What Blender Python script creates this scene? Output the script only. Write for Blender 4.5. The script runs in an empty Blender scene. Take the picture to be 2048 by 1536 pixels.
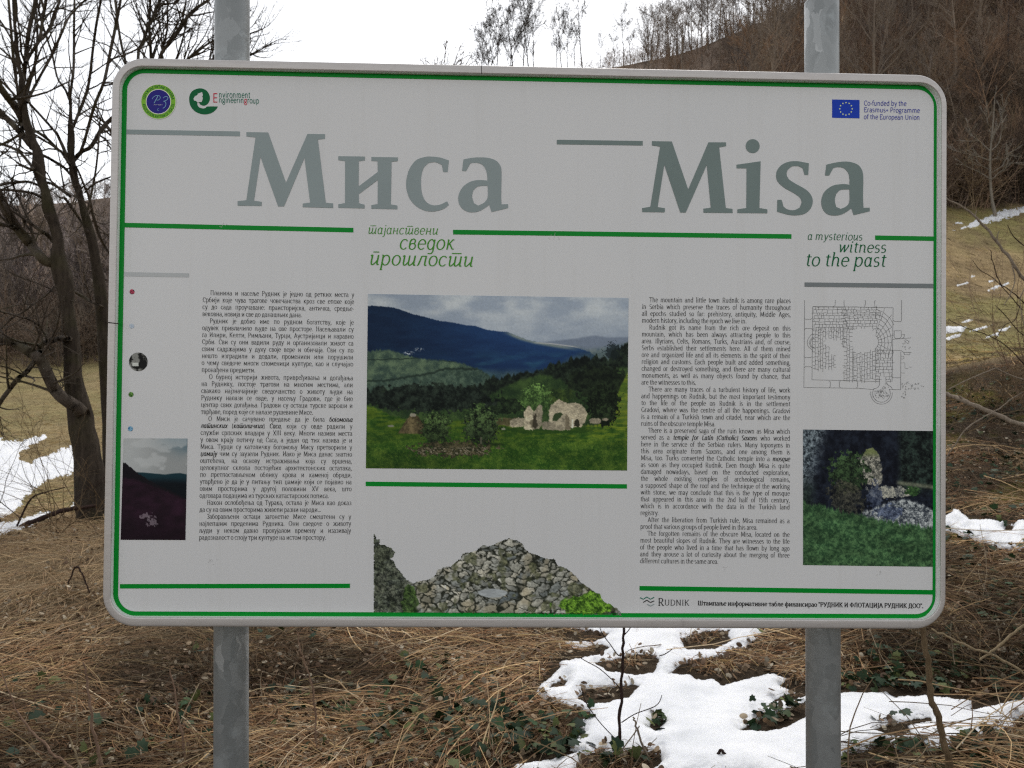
import bpy, math, random
import numpy as np
from mathutils import Vector, Matrix

# ------------------------------------------------------------------ camera, sky, sun, exposure
SC = bpy.context.scene
COL = SC.collection
F, CU, CV, CAMZ = 1538.0, 1024.0, 768.0, 1.6          # focal length in photo pixels (2048 wide)
cam = bpy.data.objects.new('camera', bpy.data.cameras.new('camera'))
COL.objects.link(cam)
cam.location = (0, 0, CAMZ)
cam.rotation_euler = (math.radians(90), 0, 0)
cam.data.sensor_width = 36.0
cam.data.lens = 36.0 * F / 2048.0
cam.data.clip_start = 0.05
cam.data.clip_end = 5000
cam.data.dof.use_dof = True                            # a phone lens: 2.4 mm pupil focused on the board
cam.data.dof.focus_distance = 1.38
cam.data.dof.aperture_fstop = 12.0
SC.camera = cam

SUN_EL, SUN_AZ = math.radians(52), math.radians(12)    # behind the board, a little to the right
wd = bpy.data.worlds.new('World'); SC.world = wd; wd.use_nodes = True
nt = wd.node_tree; nt.nodes.clear()
sky = nt.nodes.new('ShaderNodeTexSky'); sky.sky_type = 'NISHITA'
sky.sun_disc = False; sky.sun_elevation = SUN_EL; sky.sun_rotation = SUN_AZ
sky.air_density = 1.0; sky.dust_density = 1.2; sky.ozone_density = 1.0
hs = nt.nodes.new('ShaderNodeHueSaturation'); hs.inputs['Saturation'].default_value = 0.13
bg = nt.nodes.new('ShaderNodeBackground'); bg.inputs['Strength'].default_value = 0.15
wo = nt.nodes.new('ShaderNodeOutputWorld')
nt.links.new(sky.outputs[0], hs.inputs['Color']); nt.links.new(hs.outputs[0], bg.inputs['Color'])
nt.links.new(bg.outputs[0], wo.inputs[0])

sl = bpy.data.lights.new('sun', 'SUN'); sl.energy = 0.9; sl.angle = math.radians(30); sl.color = (1, .965, .92)
so = bpy.data.objects.new('sun', sl); COL.objects.link(so)
sdir = Vector((math.sin(SUN_AZ) * math.cos(SUN_EL), math.cos(SUN_AZ) * math.cos(SUN_EL), math.sin(SUN_EL)))
so.rotation_euler = (-sdir).to_track_quat('-Z', 'Y').to_euler(); so.location = (0, 5, 30)

vs = SC.view_settings
vs.view_transform = 'Standard'; vs.look = 'None'; vs.exposure = 0.58; vs.gamma = 1.0; vs.use_curve_mapping = False
SC.cycles.filter_width = 1.2; SC.cycles.use_denoising = False; SC.cycles.sample_clamp_indirect = 4
SC.cycles.max_bounces = 6; SC.cycles.diffuse_bounces = 3; SC.cycles.glossy_bounces = 2

# ------------------------------------------------------------------ helpers
def tag(o, label=None, cat=None, group=None, kind=None):
    if label: o['label'] = label
    if cat: o['category'] = cat
    if group: o['group'] = group
    if kind: o['kind'] = kind
    return o

def empty(name, loc=(0, 0, 0)):
    o = bpy.data.objects.new(name, None); COL.objects.link(o); o.location = loc
    o.empty_display_size = .1
    return o

def mesh_np(name, V, faces, smooth=False, col=None):
    me = bpy.data.meshes.new(name)
    V = np.asarray(V, np.float32)
    if not isinstance(faces, (list, tuple)): faces = [faces]
    faces = [np.asarray(f, np.int32) for f in faces if len(f)]
    nl = sum(f.size for f in faces); nf = sum(len(f) for f in faces)
    me.vertices.add(len(V)); me.vertices.foreach_set('co', V.ravel())
    me.loops.add(nl); me.loops.foreach_set('vertex_index', np.concatenate([f.ravel() for f in faces]))
    tot = np.concatenate([np.full(len(f), f.shape[1], np.int32) for f in faces])
    me.polygons.add(nf)
    me.polygons.foreach_set('loop_start', np.concatenate([[0], np.cumsum(tot)[:-1]]).astype(np.int32))
    me.polygons.foreach_set('use_smooth', np.full(nf, bool(smooth)))
    me.update(calc_edges=True)
    if col is not None:
        a = me.color_attributes.new('tint', 'FLOAT_COLOR', 'POINT')
        c = np.ones((len(V), 4), np.float32); c[:, :3] = col
        a.data.foreach_set('color', c.ravel())
    return me

def obj(name, me, mat=None, parent=None):
    o = bpy.data.objects.new(name, me); COL.objects.link(o)
    if mat is not None and not me.materials: me.materials.append(mat)
    if parent is not None: o.parent = parent
    return o

class Geo:
    def __init__(s): s.V = []; s.Q = []; s.T = []; s.C = []; s.n = 0
    def add(s, V, Q=None, T=None, C=None):
        V = np.asarray(V, np.float32).reshape(-1, 3)
        s.V.append(V)
        if Q is not None and len(Q): s.Q.append(np.asarray(Q, np.int32) + s.n)
        if T is not None and len(T): s.T.append(np.asarray(T, np.int32) + s.n)
        if C is not None:
            C = np.asarray(C, np.float32)
            s.C.append(np.broadcast_to(C, (len(V), 3)) if C.ndim == 1 else C)
        s.n += len(V)
    def mesh(s, name, smooth=False):
        fs = []
        if s.Q: fs.append(np.concatenate(s.Q))
        if s.T: fs.append(np.concatenate(s.T))
        return mesh_np(name, np.concatenate(s.V), fs, smooth, np.concatenate(s.C) if s.C else None)

def tubes(P, R, k):
    """P (S,N,3) centre lines, R (S,N) radii -> verts, quads of S open tubes"""
    P = np.asarray(P, float); R = np.asarray(R, float)
    S, N, _ = P.shape
    T = np.gradient(P, axis=1); T /= np.linalg.norm(T, axis=2, keepdims=True) + 1e-9
    m = np.abs(T.mean(1))
    ref = np.zeros((S, 3)); ref[np.arange(S), m.argmin(1)] = 1
    n1 = np.cross(T, ref[:, None, :]); n1 /= np.linalg.norm(n1, axis=2, keepdims=True) + 1e-9
    n2 = np.cross(T, n1)
    a = np.arange(k) * 2 * math.pi / k
    V = P[:, :, None, :] + R[:, :, None, None] * (np.cos(a)[None, None, :, None] * n1[:, :, None, :] + np.sin(a)[None, None, :, None] * n2[:, :, None, :])
    j = np.arange(k); jn = (j + 1) % k; i = np.arange(N - 1)[:, None]
    q = np.stack([i * k + j, i * k + jn, (i + 1) * k + jn, (i + 1) * k + j], -1).reshape(-1, 4)
    Q = (q[None] + (np.arange(S) * N * k)[:, None, None]).reshape(-1, 4)
    return V.reshape(-1, 3), Q

def catmull(P, n):
    """smooth resample of a short polyline to n points (any dimension)"""
    P = np.asarray(P, float); m = len(P)
    if m == 2: return P[0] + (P[1] - P[0]) * np.linspace(0, 1, n)[:, None]
    E = np.vstack([2 * P[0] - P[1], P, 2 * P[-1] - P[-2]])
    s = np.linspace(0, m - 1 - 1e-6, n); i = s.astype(int); f = (s - i)[:, None]
    a, b, c, d = E[i], E[i + 1], E[i + 2], E[i + 3]
    return .5 * (2 * b + (c - a) * f + (2 * a - 5 * b + 4 * c - d) * f ** 2 + (3 * b - a - 3 * c + d) * f ** 3)

_tab = np.random.RandomState(7).rand(256, 256)
def vnoise(x, y, seed=0):
    x = np.asarray(x, float) + seed * 17.3; y = np.asarray(y, float) + seed * 9.7
    i = np.floor(x).astype(int); j = np.floor(y).astype(int); f = x - i; g = y - j
    f = f * f * (3 - 2 * f); g = g * g * (3 - 2 * g)
    t = lambda a, b: _tab[a & 255, b & 255]
    return (t(i, j) * (1 - f) + t(i + 1, j) * f) * (1 - g) + (t(i, j + 1) * (1 - f) + t(i + 1, j + 1) * f) * g
def fbm(x, y, oct=4, seed=0):
    s = 0; a = .5; k = 1.0; n = 0
    for o in range(oct):
        s = s + a * vnoise(np.asarray(x) * k, np.asarray(y) * k, seed + o * 3); n += a; a *= .5; k *= 2.03
    return s / n
def sstep(a, b, x):
    t = np.clip((x - a) / (b - a), 0, 1); return t * t * (3 - 2 * t)
def lin(*c):
    c = np.asarray(c if len(c) > 1 else c[0], float) / 255.
    return np.where(c <= .04045, c / 12.92, ((c + .055) / 1.055) ** 2.4)

def inside(poly, x, y):
    p = np.asarray(poly, float); r = np.zeros(np.shape(x), bool)
    x1, y1 = p[:, 0], p[:, 1]; x2, y2 = np.roll(x1, -1), np.roll(y1, -1)
    for a, b, c, d in zip(x1, y1, x2, y2):
        if b == d: continue
        r ^= ((b > y) != (d > y)) & (x < (c - a) * (y - b) / (d - b) + a)
    return r
def edge_dist(poly, x, y):
    p = np.asarray(poly, float); q = np.roll(p, -1, 0); best = np.full(np.shape(x), 1e9)
    for (a, b), (c, d) in zip(p, q):
        dx, dy = c - a, d - b; L = dx * dx + dy * dy + 1e-9
        t = np.clip(((x - a) * dx + (y - b) * dy) / L, 0, 1)
        best = np.minimum(best, (x - a - t * dx) ** 2 + (y - b - t * dy) ** 2)
    return np.sqrt(best)
def sdist(poly, x, y):
    d = edge_dist(poly, x, y); return np.where(inside(poly, x, y), d, -d)

def world(u, v, Y): return np.array([(u - CU) / F * Y, Y, CAMZ - (v - CV) / F * Y])
def pix(x, y, z): return CU + F * x / y, CV - F * (z - CAMZ) / y

# ------------------------------------------------------------------ materials
def new_mat(name):
    m = bpy.data.materials.new(name); m.use_nodes = True
    nt = m.node_tree; b = nt.nodes['Principled BSDF']
    return m, nt, b
def nd(nt, t, **kw):
    n = nt.nodes.new('ShaderNode' + t)
    for k, v in kw.items():
        if k.startswith('i_'): n.inputs[k[2:].replace('_', ' ')].default_value = v
        else: setattr(n, k, v)
    return n
def ramp(nt, fac, stops):
    r = nt.nodes.new('ShaderNodeValToRGB'); e = r.color_ramp.elements
    while len(e) < len(stops): e.new(.5)
    for el, (p, c) in zip(e, stops): el.position = p; el.color = (*c, 1) if len(c) == 3 else c
    nt.links.new(fac, r.inputs[0]); return r.outputs[0]
def noise(nt, scale, detail=5, rough=.6, coord=None):
    n = nd(nt, 'TexNoise'); n.inputs['Scale'].default_value = scale; n.inputs['Detail'].default_value = detail; n.inputs['Roughness'].default_value = rough
    if coord: nt.links.new(coord, n.inputs['Vector'])
    return n.outputs['Fac']
def bump(nt, b, h, strength, dist=.01):
    n = nd(nt, 'Bump'); n.inputs['Strength'].default_value = strength; n.inputs['Distance'].default_value = dist
    nt.links.new(h, n.inputs['Height']); nt.links.new(n.outputs[0], b.inputs['Normal'])
def mixc(nt, fac, a, b, mode='MIX'):
    n = nd(nt, 'Mix', data_type='RGBA', blend_type=mode)
    for s, v in ((0, fac), (6, a), (7, b)):
        if hasattr(v, 'links'): nt.links.new(v, n.inputs[s])
        else: n.inputs[s].default_value = v if s == 0 else (*v, 1)
    return n.outputs[2]

def mat_flat(name, c, rough=.5, spec=.3, var=.06, scale=60):
    m, nt, b = new_mat(name)
    tc = nd(nt, 'TexCoord').outputs['Object']
    c = np.asarray(c, float)
    o = ramp(nt, noise(nt, scale, 4, .6, tc), [(.3, c * (1 - var)), (.7, np.minimum(c * (1 + var), 1))])
    nt.links.new(o, b.inputs['Base Color']); b.inputs['Roughness'].default_value = rough; b.inputs['Specular IOR Level'].default_value = spec
    return m
def mat_tint(name, rough=.8, spec=.2, nscale=0, nvar=.25, trans=0):
    """colour from the mesh's own tint attribute with a procedural mottle"""
    m, nt, b = new_mat(name)
    a = nd(nt, 'Attribute', attribute_name='tint').outputs['Color']
    if nscale:
        tc = nd(nt, 'TexCoord').outputs['Object']
        r = ramp(nt, noise(nt, nscale, 5, .65, tc), [(.3, (1 - nvar,) * 3), (.7, (1 + nvar,) * 3)])
        a = mixc(nt, 1.0, a, r, 'MULTIPLY')
    nt.links.new(a, b.inputs['Base Color']); b.inputs['Roughness'].default_value = rough; b.inputs['Specular IOR Level'].default_value = spec
    return m
def mat_bark(name, c1, c2, scale=30, green=None, vary=False):
    m, nt, b = new_mat(name)
    tc = nd(nt, 'TexCoord').outputs['Object']
    mp = nd(nt, 'Mapping'); mp.inputs['Scale'].default_value = (1, 1, .25); nt.links.new(tc, mp.inputs[0])
    h = noise(nt, scale, 8, .7, mp.outputs[0])
    o = ramp(nt, h, [(.32, c1), (.68, c2)])
    if green:
        o = mixc(nt, ramp(nt, noise(nt, 2.2, 5, .6, tc), [(.5, (0, 0, 0)), (.68, (.55,) * 3)]), o, green)
    if vary:                                            # copies of one tree differ in tone
        oi = nd(nt, 'ObjectInfo').outputs['Random']
        o = mixc(nt, 1, o, ramp(nt, oi, [(0, (.42, .42, .46)), (.35, (.8, .78, .76)), (.7, (1.05, 1.0, .92)), (1, (1.2, 1.14, 1.05))]), 'MULTIPLY')
    nt.links.new(o, b.inputs['Base Color']); b.inputs['Roughness'].default_value = .9; b.inputs['Specular IOR Level'].default_value = .15
    bump(nt, b, h, .8, .015)
    return m
# ------------------------------------------------------------------ the land
_tn = np.array([-.745, -.6, -.3, -.1, .1, .22, .35, .5, .62, .745])
_dn = np.array([.3, 3, 4, 5, 6.5, 7.5, 9, 11, 13, 16, 20, 30, 45, 55, 80, 110, 150, 300, 800])
def _col(s): return [float(a) for a in s.split()]
_tabs = np.array([
 #  .3   3    4    5   6.5  7.5   9    11   13   16   20   30   45   55   80  110  150  300  800
 _col('.1 .1  .13 .19 .26  .24  .02 -.20 -.26 -.18  .0  .58  2.3  3.7  8.0 14   24   71   90'),
 _col('.1 .1  .13 .19 .26  .24  .02 -.20 -.26 -.18  .0  .58  2.3  3.7  8.0 14   24   71   90'),
 _col('.1 .1  .10 .10 .10  .05 -.05 -.15 -.15 -.05 .2   1.0  3.0  4.8  9.5 17   30   80   95'),
 _col('.1 .09 .07 .05 .05  .05  .05  .1   .3   .8  1.6  4.5  9.5 13.5 24   37   46   70   90'),
 _col('.1 .09 .07 .05 .05  .08  .15  .3   .6  1.3  2.3  6.0 12.0 17.0 31   45.5 50   68   90'),
 _col('.1 .09 .08 .07 .10  .16  .3   .6  1.0  1.8  2.8  6.5 13.0 18.5 34   48.0 53   70   90'),
 _col('.1 .09 .09 .11 .22  .36  .62 1.05 1.3  1.9  2.8  6.4 13.2 19.5 37   54.0 62   75   90'),
 _col('.1 .10 .12 .20 .42  .65 1.05 1.6  1.7  2.0  2.7  5.7 12.4 19.6 40   61.0 74   85   95'),
 _col('.1 .10 .15 .28 .56  .82 1.25 1.95 2.0  2.1  2.5  5.2 11.8 20.0 42   68.0 86   98  100'),
 _col('.1 .11 .18 .34 .66  .96 1.45 2.15 2.2  2.3  2.6  5.4 12.2 21.0 45   72.0 94  108  110')])
_LG = np.linspace(math.log(.3), math.log(800), 260); _TG = np.linspace(-.745, .745, 120)
def _prep():
    a = np.array([np.interp(_LG, np.log(_dn), r) for r in _tabs])
    g = np.array([np.interp(_TG, _tn, a[:, k]) for k in range(len(_LG))]).T
    ker = np.exp(-np.arange(-5, 6) ** 2 / 8.); ker /= ker.sum()
    pad = np.pad(g, ((5, 5), (0, 0)), 'edge'); g = sum(ker[k] * pad[k:k + g.shape[0]] for k in range(11))
    ker = np.exp(-np.arange(-3, 4) ** 2 / 3.); ker /= ker.sum()
    pad = np.pad(g, ((0, 0), (3, 3)), 'edge'); g = sum(ker[k] * pad[:, k:k + g.shape[1]] for k in range(7))
    return g
_G = _prep()
def hgt(x, y):
    x = np.asarray(x, float); y = np.asarray(y, float)
    r = np.hypot(x, y) + 1e-6; a = np.arctan2(x, y); ac = np.clip(a, -.64, .64)
    d = np.clip(r * np.cos(ac), .31, 790); t = np.tan(ac)
    fi = (np.log(d) - _LG[0]) / (_LG[1] - _LG[0]); ti = np.clip((t - _TG[0]) / (_TG[1] - _TG[0]), 0, len(_TG) - 1.001)
    i = np.clip(fi.astype(int), 0, len(_LG) - 2); f = fi - i; j = ti.astype(int); g = ti - j
    z = (_G[j, i] * (1 - f) + _G[j, i + 1] * f) * (1 - g) + (_G[j + 1, i] * (1 - f) + _G[j + 1, i + 1] * f) * g
    fade = 1 - .93 * sstep(.75, 1.7, np.abs(a))
    z = .1 + (z - .1) * fade
    near = sstep(40, 8, d)
    z = z + near * ((fbm(x * 1.1, y * 1.1, 3, 1) - .5) * .10 + (fbm(x * 5, y * 5, 3, 2) - .5) * .045)
    z = z + sstep(10, 60, d) * (fbm(x * .05, y * .05, 4, 3) - .5) * np.clip(d * .03, 0, 4)
    return z

def forest_mask(x, y):
    """1 where woods stand: the hill on the right, the valley side on the left"""
    t = x / np.maximum(y, .1)
    edge = np.interp(t, [-.8, -.4, -.1, .1, .35, .55, .75], [56, 52, 30, 24, 33, 43.5, 45])
    return sstep(-1, 1, y - edge + (vnoise(x * .12, y * .12, 5) - .5) * 2.5)

def build_ground():
    A = np.concatenate([np.linspace(-math.pi, -.9, 50)[:-1], np.linspace(-.9, .9, 420), np.linspace(.9, math.pi, 50)[1:]])
    Rr = np.concatenate([[.02], np.geomspace(.3, 12, 190), np.geomspace(12.3, 790, 150)])
    aa, rr = np.meshgrid(A, Rr)
    x, y = rr * np.sin(aa), rr * np.cos(aa)
    z = hgt(x, y)
    V = np.stack([x, y, z], -1).reshape(-1, 3)
    n = len(A); i = np.arange(len(Rr) - 1)[:, None]; j = np.arange(n - 1)[None]
    Q = np.stack([i * n + j, i * n + j + 1, (i + 1) * n + j + 1, (i + 1) * n + j], -1).reshape(-1, 4)[:, ::-1]
    x, y, r = V[:, 0], V[:, 1], np.hypot(V[:, 0], V[:, 1])
    soil = np.array([.060, .043, .027]); tan = np.array([.33, .24, .125]); olive = np.array([.25, .215, .085]); wood = np.array([.125, .088, .062])
    n1 = fbm(x * .7, y * .7, 4, 11)[:, None]; n2 = fbm(x * .16, y * .16, 4, 13)[:, None]; n3 = fbm(x * 4, y * 4, 3, 15)[:, None]
    c = soil * (.6 + .9 * n3)
    t = x / np.maximum(y, .3)
    c = c + (np.array([.27, .20, .12]) - c) * (sstep(4.2, 6.5, r) * sstep(-.1, -.35, t))[:, None] * (.4 + n3)
    mead = tan + (olive - tan) * sstep(.35, .6, n2)
    mead = mead + (np.array([.21, .15, .085]) - mead) * sstep(.52, .75, n1) * .7
    mead = mead + (np.array([.225, .178, .09]) * (.8 + .4 * n1) - mead) * (sstep(0, -.25, t) * .6)[:, None]
    stripe = fbm(x * .25, y * 1.3, 3, 21)[:, None]
    mead = mead * (.72 + .56 * stripe)
    mm = sstep(8.5, 10.5, r) * np.where(t < 0, 1, sstep(12.5, 15, r))
    c = c + (mead - c) * mm[:, None]
    fm = forest_mask(x, y)[:, None]
    c = c + (wood * (.6 + .8 * n1) - c) * fm
    moss = (sstep(.58, .68, fbm(x * 1.7, y * 1.7, 3, 31)) * sstep(5, 6.5, r) * sstep(13, 11, r) * (t > .2))[:, None]
    c = c + (np.array([.13, .12, .018]) - c) * moss * .8
    m, nt, b = new_mat('ground_soil')
    a = nd(nt, 'Attribute', attribute_name='tint').outputs['Color']
    tc = nd(nt, 'TexCoord').outputs['Object']
    mp = nd(nt, 'Mapping'); mp.inputs['Scale'].default_value = (1, 1.6, 1); nt.links.new(tc, mp.inputs[0])
    h = noise(nt, 14, 9, .72, mp.outputs[0]); h2 = noise(nt, 1.7, 8, .7, mp.outputs[0])
    r1 = ramp(nt, h, [(.25, (.55,) * 3), (.75, (1.5,) * 3)]); r2 = ramp(nt, h2, [(.3, (.7,) * 3), (.7, (1.3,) * 3)])
    o = mixc(nt, 1, mixc(nt, 1, a, r1, 'MULTIPLY'), r2, 'MULTIPLY')
    nt.links.new(o, b.inputs['Base Color']); b.inputs['Roughness'].default_value = .95; b.inputs['Specular IOR Level'].default_value = .1
    bump(nt, b, h, 1.0, .05)
    g = obj('ground', mesh_np('ground', V, Q, True, c), m)
    tag(g, kind='structure')
build_ground()

# ------------------------------------------------------------------ snow
SNOW = dict(
 near=dict(polys=[[(1130,1225),(1128,1255),(1215,1268),(1208,1276),(1180,1284),(1125,1283),(1148,1297),(1168,1296),(1200,1290),(1216,1296),(1200,1308),(1160,1316),(1116,1325),(1120,1337),(1095,1360),(1082,1368),(1072,1385),(1085,1400),(1150,1417),(1178,1425),(1180,1433),(1155,1443),(1160,1458),(1165,1468),(1137,1485),(1140,1502),(1150,1507),(1100,1520),(1030,1531),(1010,1560),(1150,1560),(1156,1534),(1163,1513),(1185,1508),(1270,1506),(1320,1508),(1322,1528),(1290,1548),(1310,1570),(1700,1570),(1676,1525),(1690,1513),(1740,1500),(1775,1478),(1800,1474),(1770,1490),(1792,1496),(1800,1508),(1850,1503),(1905,1499),(1975,1484),(1970,1470),(1990,1462),(2032,1456),(2030,1443),(2060,1432),(2090,1400),(2048,1398),(1990,1412),(1942,1421),(1946,1402),(1900,1396),(1850,1390),(1790,1394),(1775,1385),(1680,1386),(1640,1384),(1590,1398),(1550,1402),(1592,1386),(1562,1372),(1578,1357),(1545,1345),(1500,1357),(1445,1373),(1430,1360),(1395,1361),(1385,1352),(1340,1348),(1370,1325),(1440,1312),(1490,1298),(1530,1262),(1545,1225)]],
  holes=[[(1362,1280),(1390,1270),(1440,1261),(1458,1262),(1455,1272),(1462,1282),(1430,1297),(1375,1299)],[(1193,1328),(1225,1320),(1255,1313),(1300,1309),(1317,1318),(1308,1346),(1270,1351),(1215,1344)],[(1155,1398),(1168,1382),(1200,1378),(1262,1372),(1276,1374),(1255,1396),(1210,1408),(1170,1406)],[(1478,1461),(1530,1438),(1570,1420),(1614,1402),(1614,1432),(1570,1456),(1530,1463),(1500,1461)],[(1752,1461),(1790,1446),(1860,1436),(1864,1442),(1812,1452),(1822,1470),(1787,1473),(1762,1464)],[(1300,1455),(1308,1434),(1325,1436),(1326,1450),(1312,1462)],[(1105,1368),(1133,1362),(1128,1374),(1100,1378)]],
  Y=(2.35, 6.2, 520), u=(980, 2130, 620), th=.032, ew=12, ns=.62, name='snow_patch', label='large melting white snow patch on the litter below the board, with holes of dead grass'),
 bank=dict(polys=[[(1880,1040),(1897,1032),(1908,1021),(1925,1028),(1942,1043),(1985,1042),(2010,1050),(2048,1046),(2080,1060),(2048,1100),(2012,1102),(1990,1094),(1960,1086),(1930,1071),(1880,1062)]], holes=[[(2012,1048),(2028,1050),(2022,1066),(2008,1062)]],
  Y=(4.6, 7.6, 150), u=(1870, 2100, 170), th=.07, ew=8, ns=.7, name='snow_patch', label='small bright snow patch on the brambly bank at the right edge'),
 left=dict(polys=[[(-120,890),(0,877),(25,883),(60,876),(90,868),(102,873),(75,890),(60,893),(38,908),(40,916),(60,926),(98,906),(120,897),(140,892),(153,904),(162,946),(120,954),(90,964),(70,980),(45,1003),(30,1028),(0,1040),(-120,1060)]], holes=[],
  Y=(8.5, 27, 220), u=(-150, 200, 260), th=.05, ew=9, ns=1.6, name='snow_patch', label='broad white snow patch on the field behind the leaning tree at left'),
 strip=dict(polys=[[(-100,1062),(0,1049),(30,1040),(80,1026),(120,1019),(92,1040),(60,1054),(10,1068),(-100,1090)],[(132,1016),(150,1004),(176,1002),(174,1020),(150,1016)]], holes=[],
  Y=(6.2, 12.5, 200), u=(-120, 190, 260), th=.04, ew=6, ns=1.2, name='snow_patch', label='narrow snow strip along the fallen branch at far left'),
 ridge=dict(polys=[[(1905,462),(1935,450),(1960,437),(2000,423),(2048,411),(2130,395),(2130,412),(2048,428),(2000,441),(1965,449),(1930,459)],[(1906,448),(1920,440),(1946,437),(1921,447)]], holes=[],
  Y=(32, 58, 200), u=(1890, 2130, 240), th=.08, ew=4, ns=1.2, name='snow_patch', label='long snow streak across the top of the meadow below the wood'),
 bits=dict(polys=[[(1938,556),(1943,551),(1954,550),(1944,556)],[(1908,574),(1925,566),(1937,565),(1928,571)],[(1964,570),(1978,561),(1990,559),(1984,566)],[(1960,586),(1985,576),(1992,570),(2022,565),(2010,573),(1990,579)],[(1914,648),(1930,641),(1947,639),(1938,645)],[(1880,656),(1905,652),(1934,655),(1926,663),(1880,670)],[(1935,662),(1960,654),(1985,649),(1978,656),(1940,665)],[(1964,680),(1980,670),(2000,664),(1996,672)],[(1994,662),(2012,656),(2024,652),(2010,663)],[(1890,676),(1905,670),(1925,668),(1918,675),(1895,681)]], holes=[],
  Y=(17, 42, 320), u=(1880, 2060, 260), th=.06, ew=3.2, ns=.9, name='snow_remnants', label=None))
def snow_field(s, x, y, z=None):
    """signed pixel distance inside the traced patch, with a ragged edge"""
    z = hgt(x, y) if z is None else z
    u, v = pix(x, y, z)
    d = np.full(np.shape(x), -1e9)
    for p in s['polys']: d = np.maximum(d, sdist(p, u, v))
    for p in s['holes']: d = np.minimum(d, -sdist(p, u, v))
    k = s['ns']
    return d + k * ((fbm(u * .11, v * .22, 3, 41) - .5) * 9 + (vnoise(u * .5, v * .8, 43) - .5) * 3) - k * .8
def on_snow(x, y):
    r = np.zeros(np.shape(x), bool)
    for s in SNOW.values():
        m = (y > s['Y'][0]) & (y < s['Y'][1])
        if m.any():
            q = np.zeros(np.shape(x), bool); q[m] = snow_field(s, x[m], y[m]) > 0; r |= q
    return r
def snow_mat():
    m, nt, b = new_mat('snow')
    tc = nd(nt, 'TexCoord').outputs['Object']
    h = noise(nt, 55, 8, .7, tc); h2 = noise(nt, 5, 5, .6, tc)
    o = ramp(nt, h2, [(.3, (.70, .715, .735)), (.65, (.83, .835, .845))])
    d = ramp(nt, noise(nt, 70, 4, .5, tc), [(.67, (0, 0, 0)), (.76, (.6,) * 3)])
    o = mixc(nt, d, o, (.40, .36, .30))
    nt.links.new(o, b.inputs['Base Color']); b.inputs['Roughness'].default_value = .65; b.inputs['Specular IOR Level'].default_value = .25
    b.inputs['Subsurface Weight'].default_value = .3; b.inputs['Subsurface Radius'].default_value = (.03, .03, .035); b.inputs['Subsurface Scale'].default_value = .3
    bump(nt, b, h, .2, .02)
    return m
SNOWM = snow_mat()
for s in SNOW.values():
    Yv = np.geomspace(*s['Y']); tv = (np.linspace(*s['u']) - CU) / F
    tt, YY = np.meshgrid(tv, Yv); x = tt * YY; y = YY; z = hgt(x, y)
    d = snow_field(s, x, y, z)
    e = 1 - np.exp(-np.clip(d, 0, None) / s['ew'])
    top = z + s['th'] * e + e * (fbm(x * 2.6, y * 2.6, 3, 51) - .4) * .085 * min(1, s['th'] / .05)
    zz = np.where(d > 0, top, z - .03)
    keep = d > 0
    n = zz.shape[1]; i = np.arange(zz.shape[0] - 1)[:, None]; j = np.arange(n - 1)[None]
    q = np.stack([i * n + j, i * n + j + 1, (i + 1) * n + j + 1, (i + 1) * n + j], -1).reshape(-1, 4)
    k = keep.ravel(); q = q[k[q].any(1)]
    idx = np.full(k.size, -1); used = np.unique(q); idx[used] = np.arange(len(used))
    V = np.stack([x, y, zz], -1).reshape(-1, 3)[used]
    o = obj(s['name'], mesh_np(s['name'], V, idx[q], True), SNOWM)
    if s['label']: tag(o, s['label'], 'snow patch', 'melting snow patches')
    else: tag(o, kind='stuff', label='small scattered snow remnants low on the green meadow', cat='snow')
# ------------------------------------------------------------------ bare trees
class Branches:
    """collects tapered branches, several sides for thick ones, three for twigs"""
    def __init__(s): s.b = {}
    def add(s, P, R, k):
        s.b.setdefault((len(P), k), []).append((P, R))
    def geo(s, g=None, col=None):
        g = g or Geo()
        for (n, k), L in s.b.items():
            V, Q = tubes(np.array([a for a, _ in L]), np.array([b for _, b in L]), k)
            g.add(V, Q, C=col)
        return g

def unit(v): return v / (np.linalg.norm(v) + 1e-9)
def poly_branch(rng, p, d, L, n, wig, up):
    P = [p]; d = unit(d); w = rng.normal(0, wig, (n, 3)); st = L / n
    for i in range(n):
        d = d + w[i]; d[2] += up; d = unit(d); p = p + d * st; P.append(p)
    return np.array(P)
def side_dir(rng, t, ang, flat=None):
    a = unit(rng.normal(0, 1, 3)); a = unit(a - t * (a @ t))
    return unit(t * math.cos(ang) + a * math.sin(ang))
def grow(rng, P, R, level, last, B, sp):
    """children along the branch P; sp: per-level (count, length factor, angle, wiggle, up)"""
    cnt, lf, ang, wig, up, tip = sp[level][:6]
    L = np.linalg.norm(np.diff(P, axis=0), axis=1).sum(); m = len(P) - 1
    for c in range(max(1, int(round(cnt * rng.uniform(.75, 1.25))))):
        f = rng.uniform(sp[level][6] if len(sp[level]) > 6 else .2, 1) if c else 1.0
        s = f * m; i = min(int(s), m - 1); q = s - i
        p = P[i] * (1 - q) + P[i + 1] * q; r = R[i] * (1 - q) + R[i + 1] * q
        t = unit(P[i + 1] - P[i])
        d = side_dir(rng, t, ang * rng.uniform(.6, 1.25)) if c else side_dir(rng, t, .15)
        l = L * lf * rng.uniform(.6, 1.3) * (1.15 - .55 * f)
        rr = max(min(r * .62, .02 * l + .001) if c else r * .8, tip)
        n = 5 if level < last - 1 else (4 if level < last else 3)
        Q = poly_branch(rng, p, d, l, n, wig, up)
        S = np.linspace(rr, max(rr * .35, tip), n + 1)
        B.add(Q, S, 3 if level else 4)
        if level < last: grow(rng, Q, S, level + 1, last, B, sp)

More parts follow.
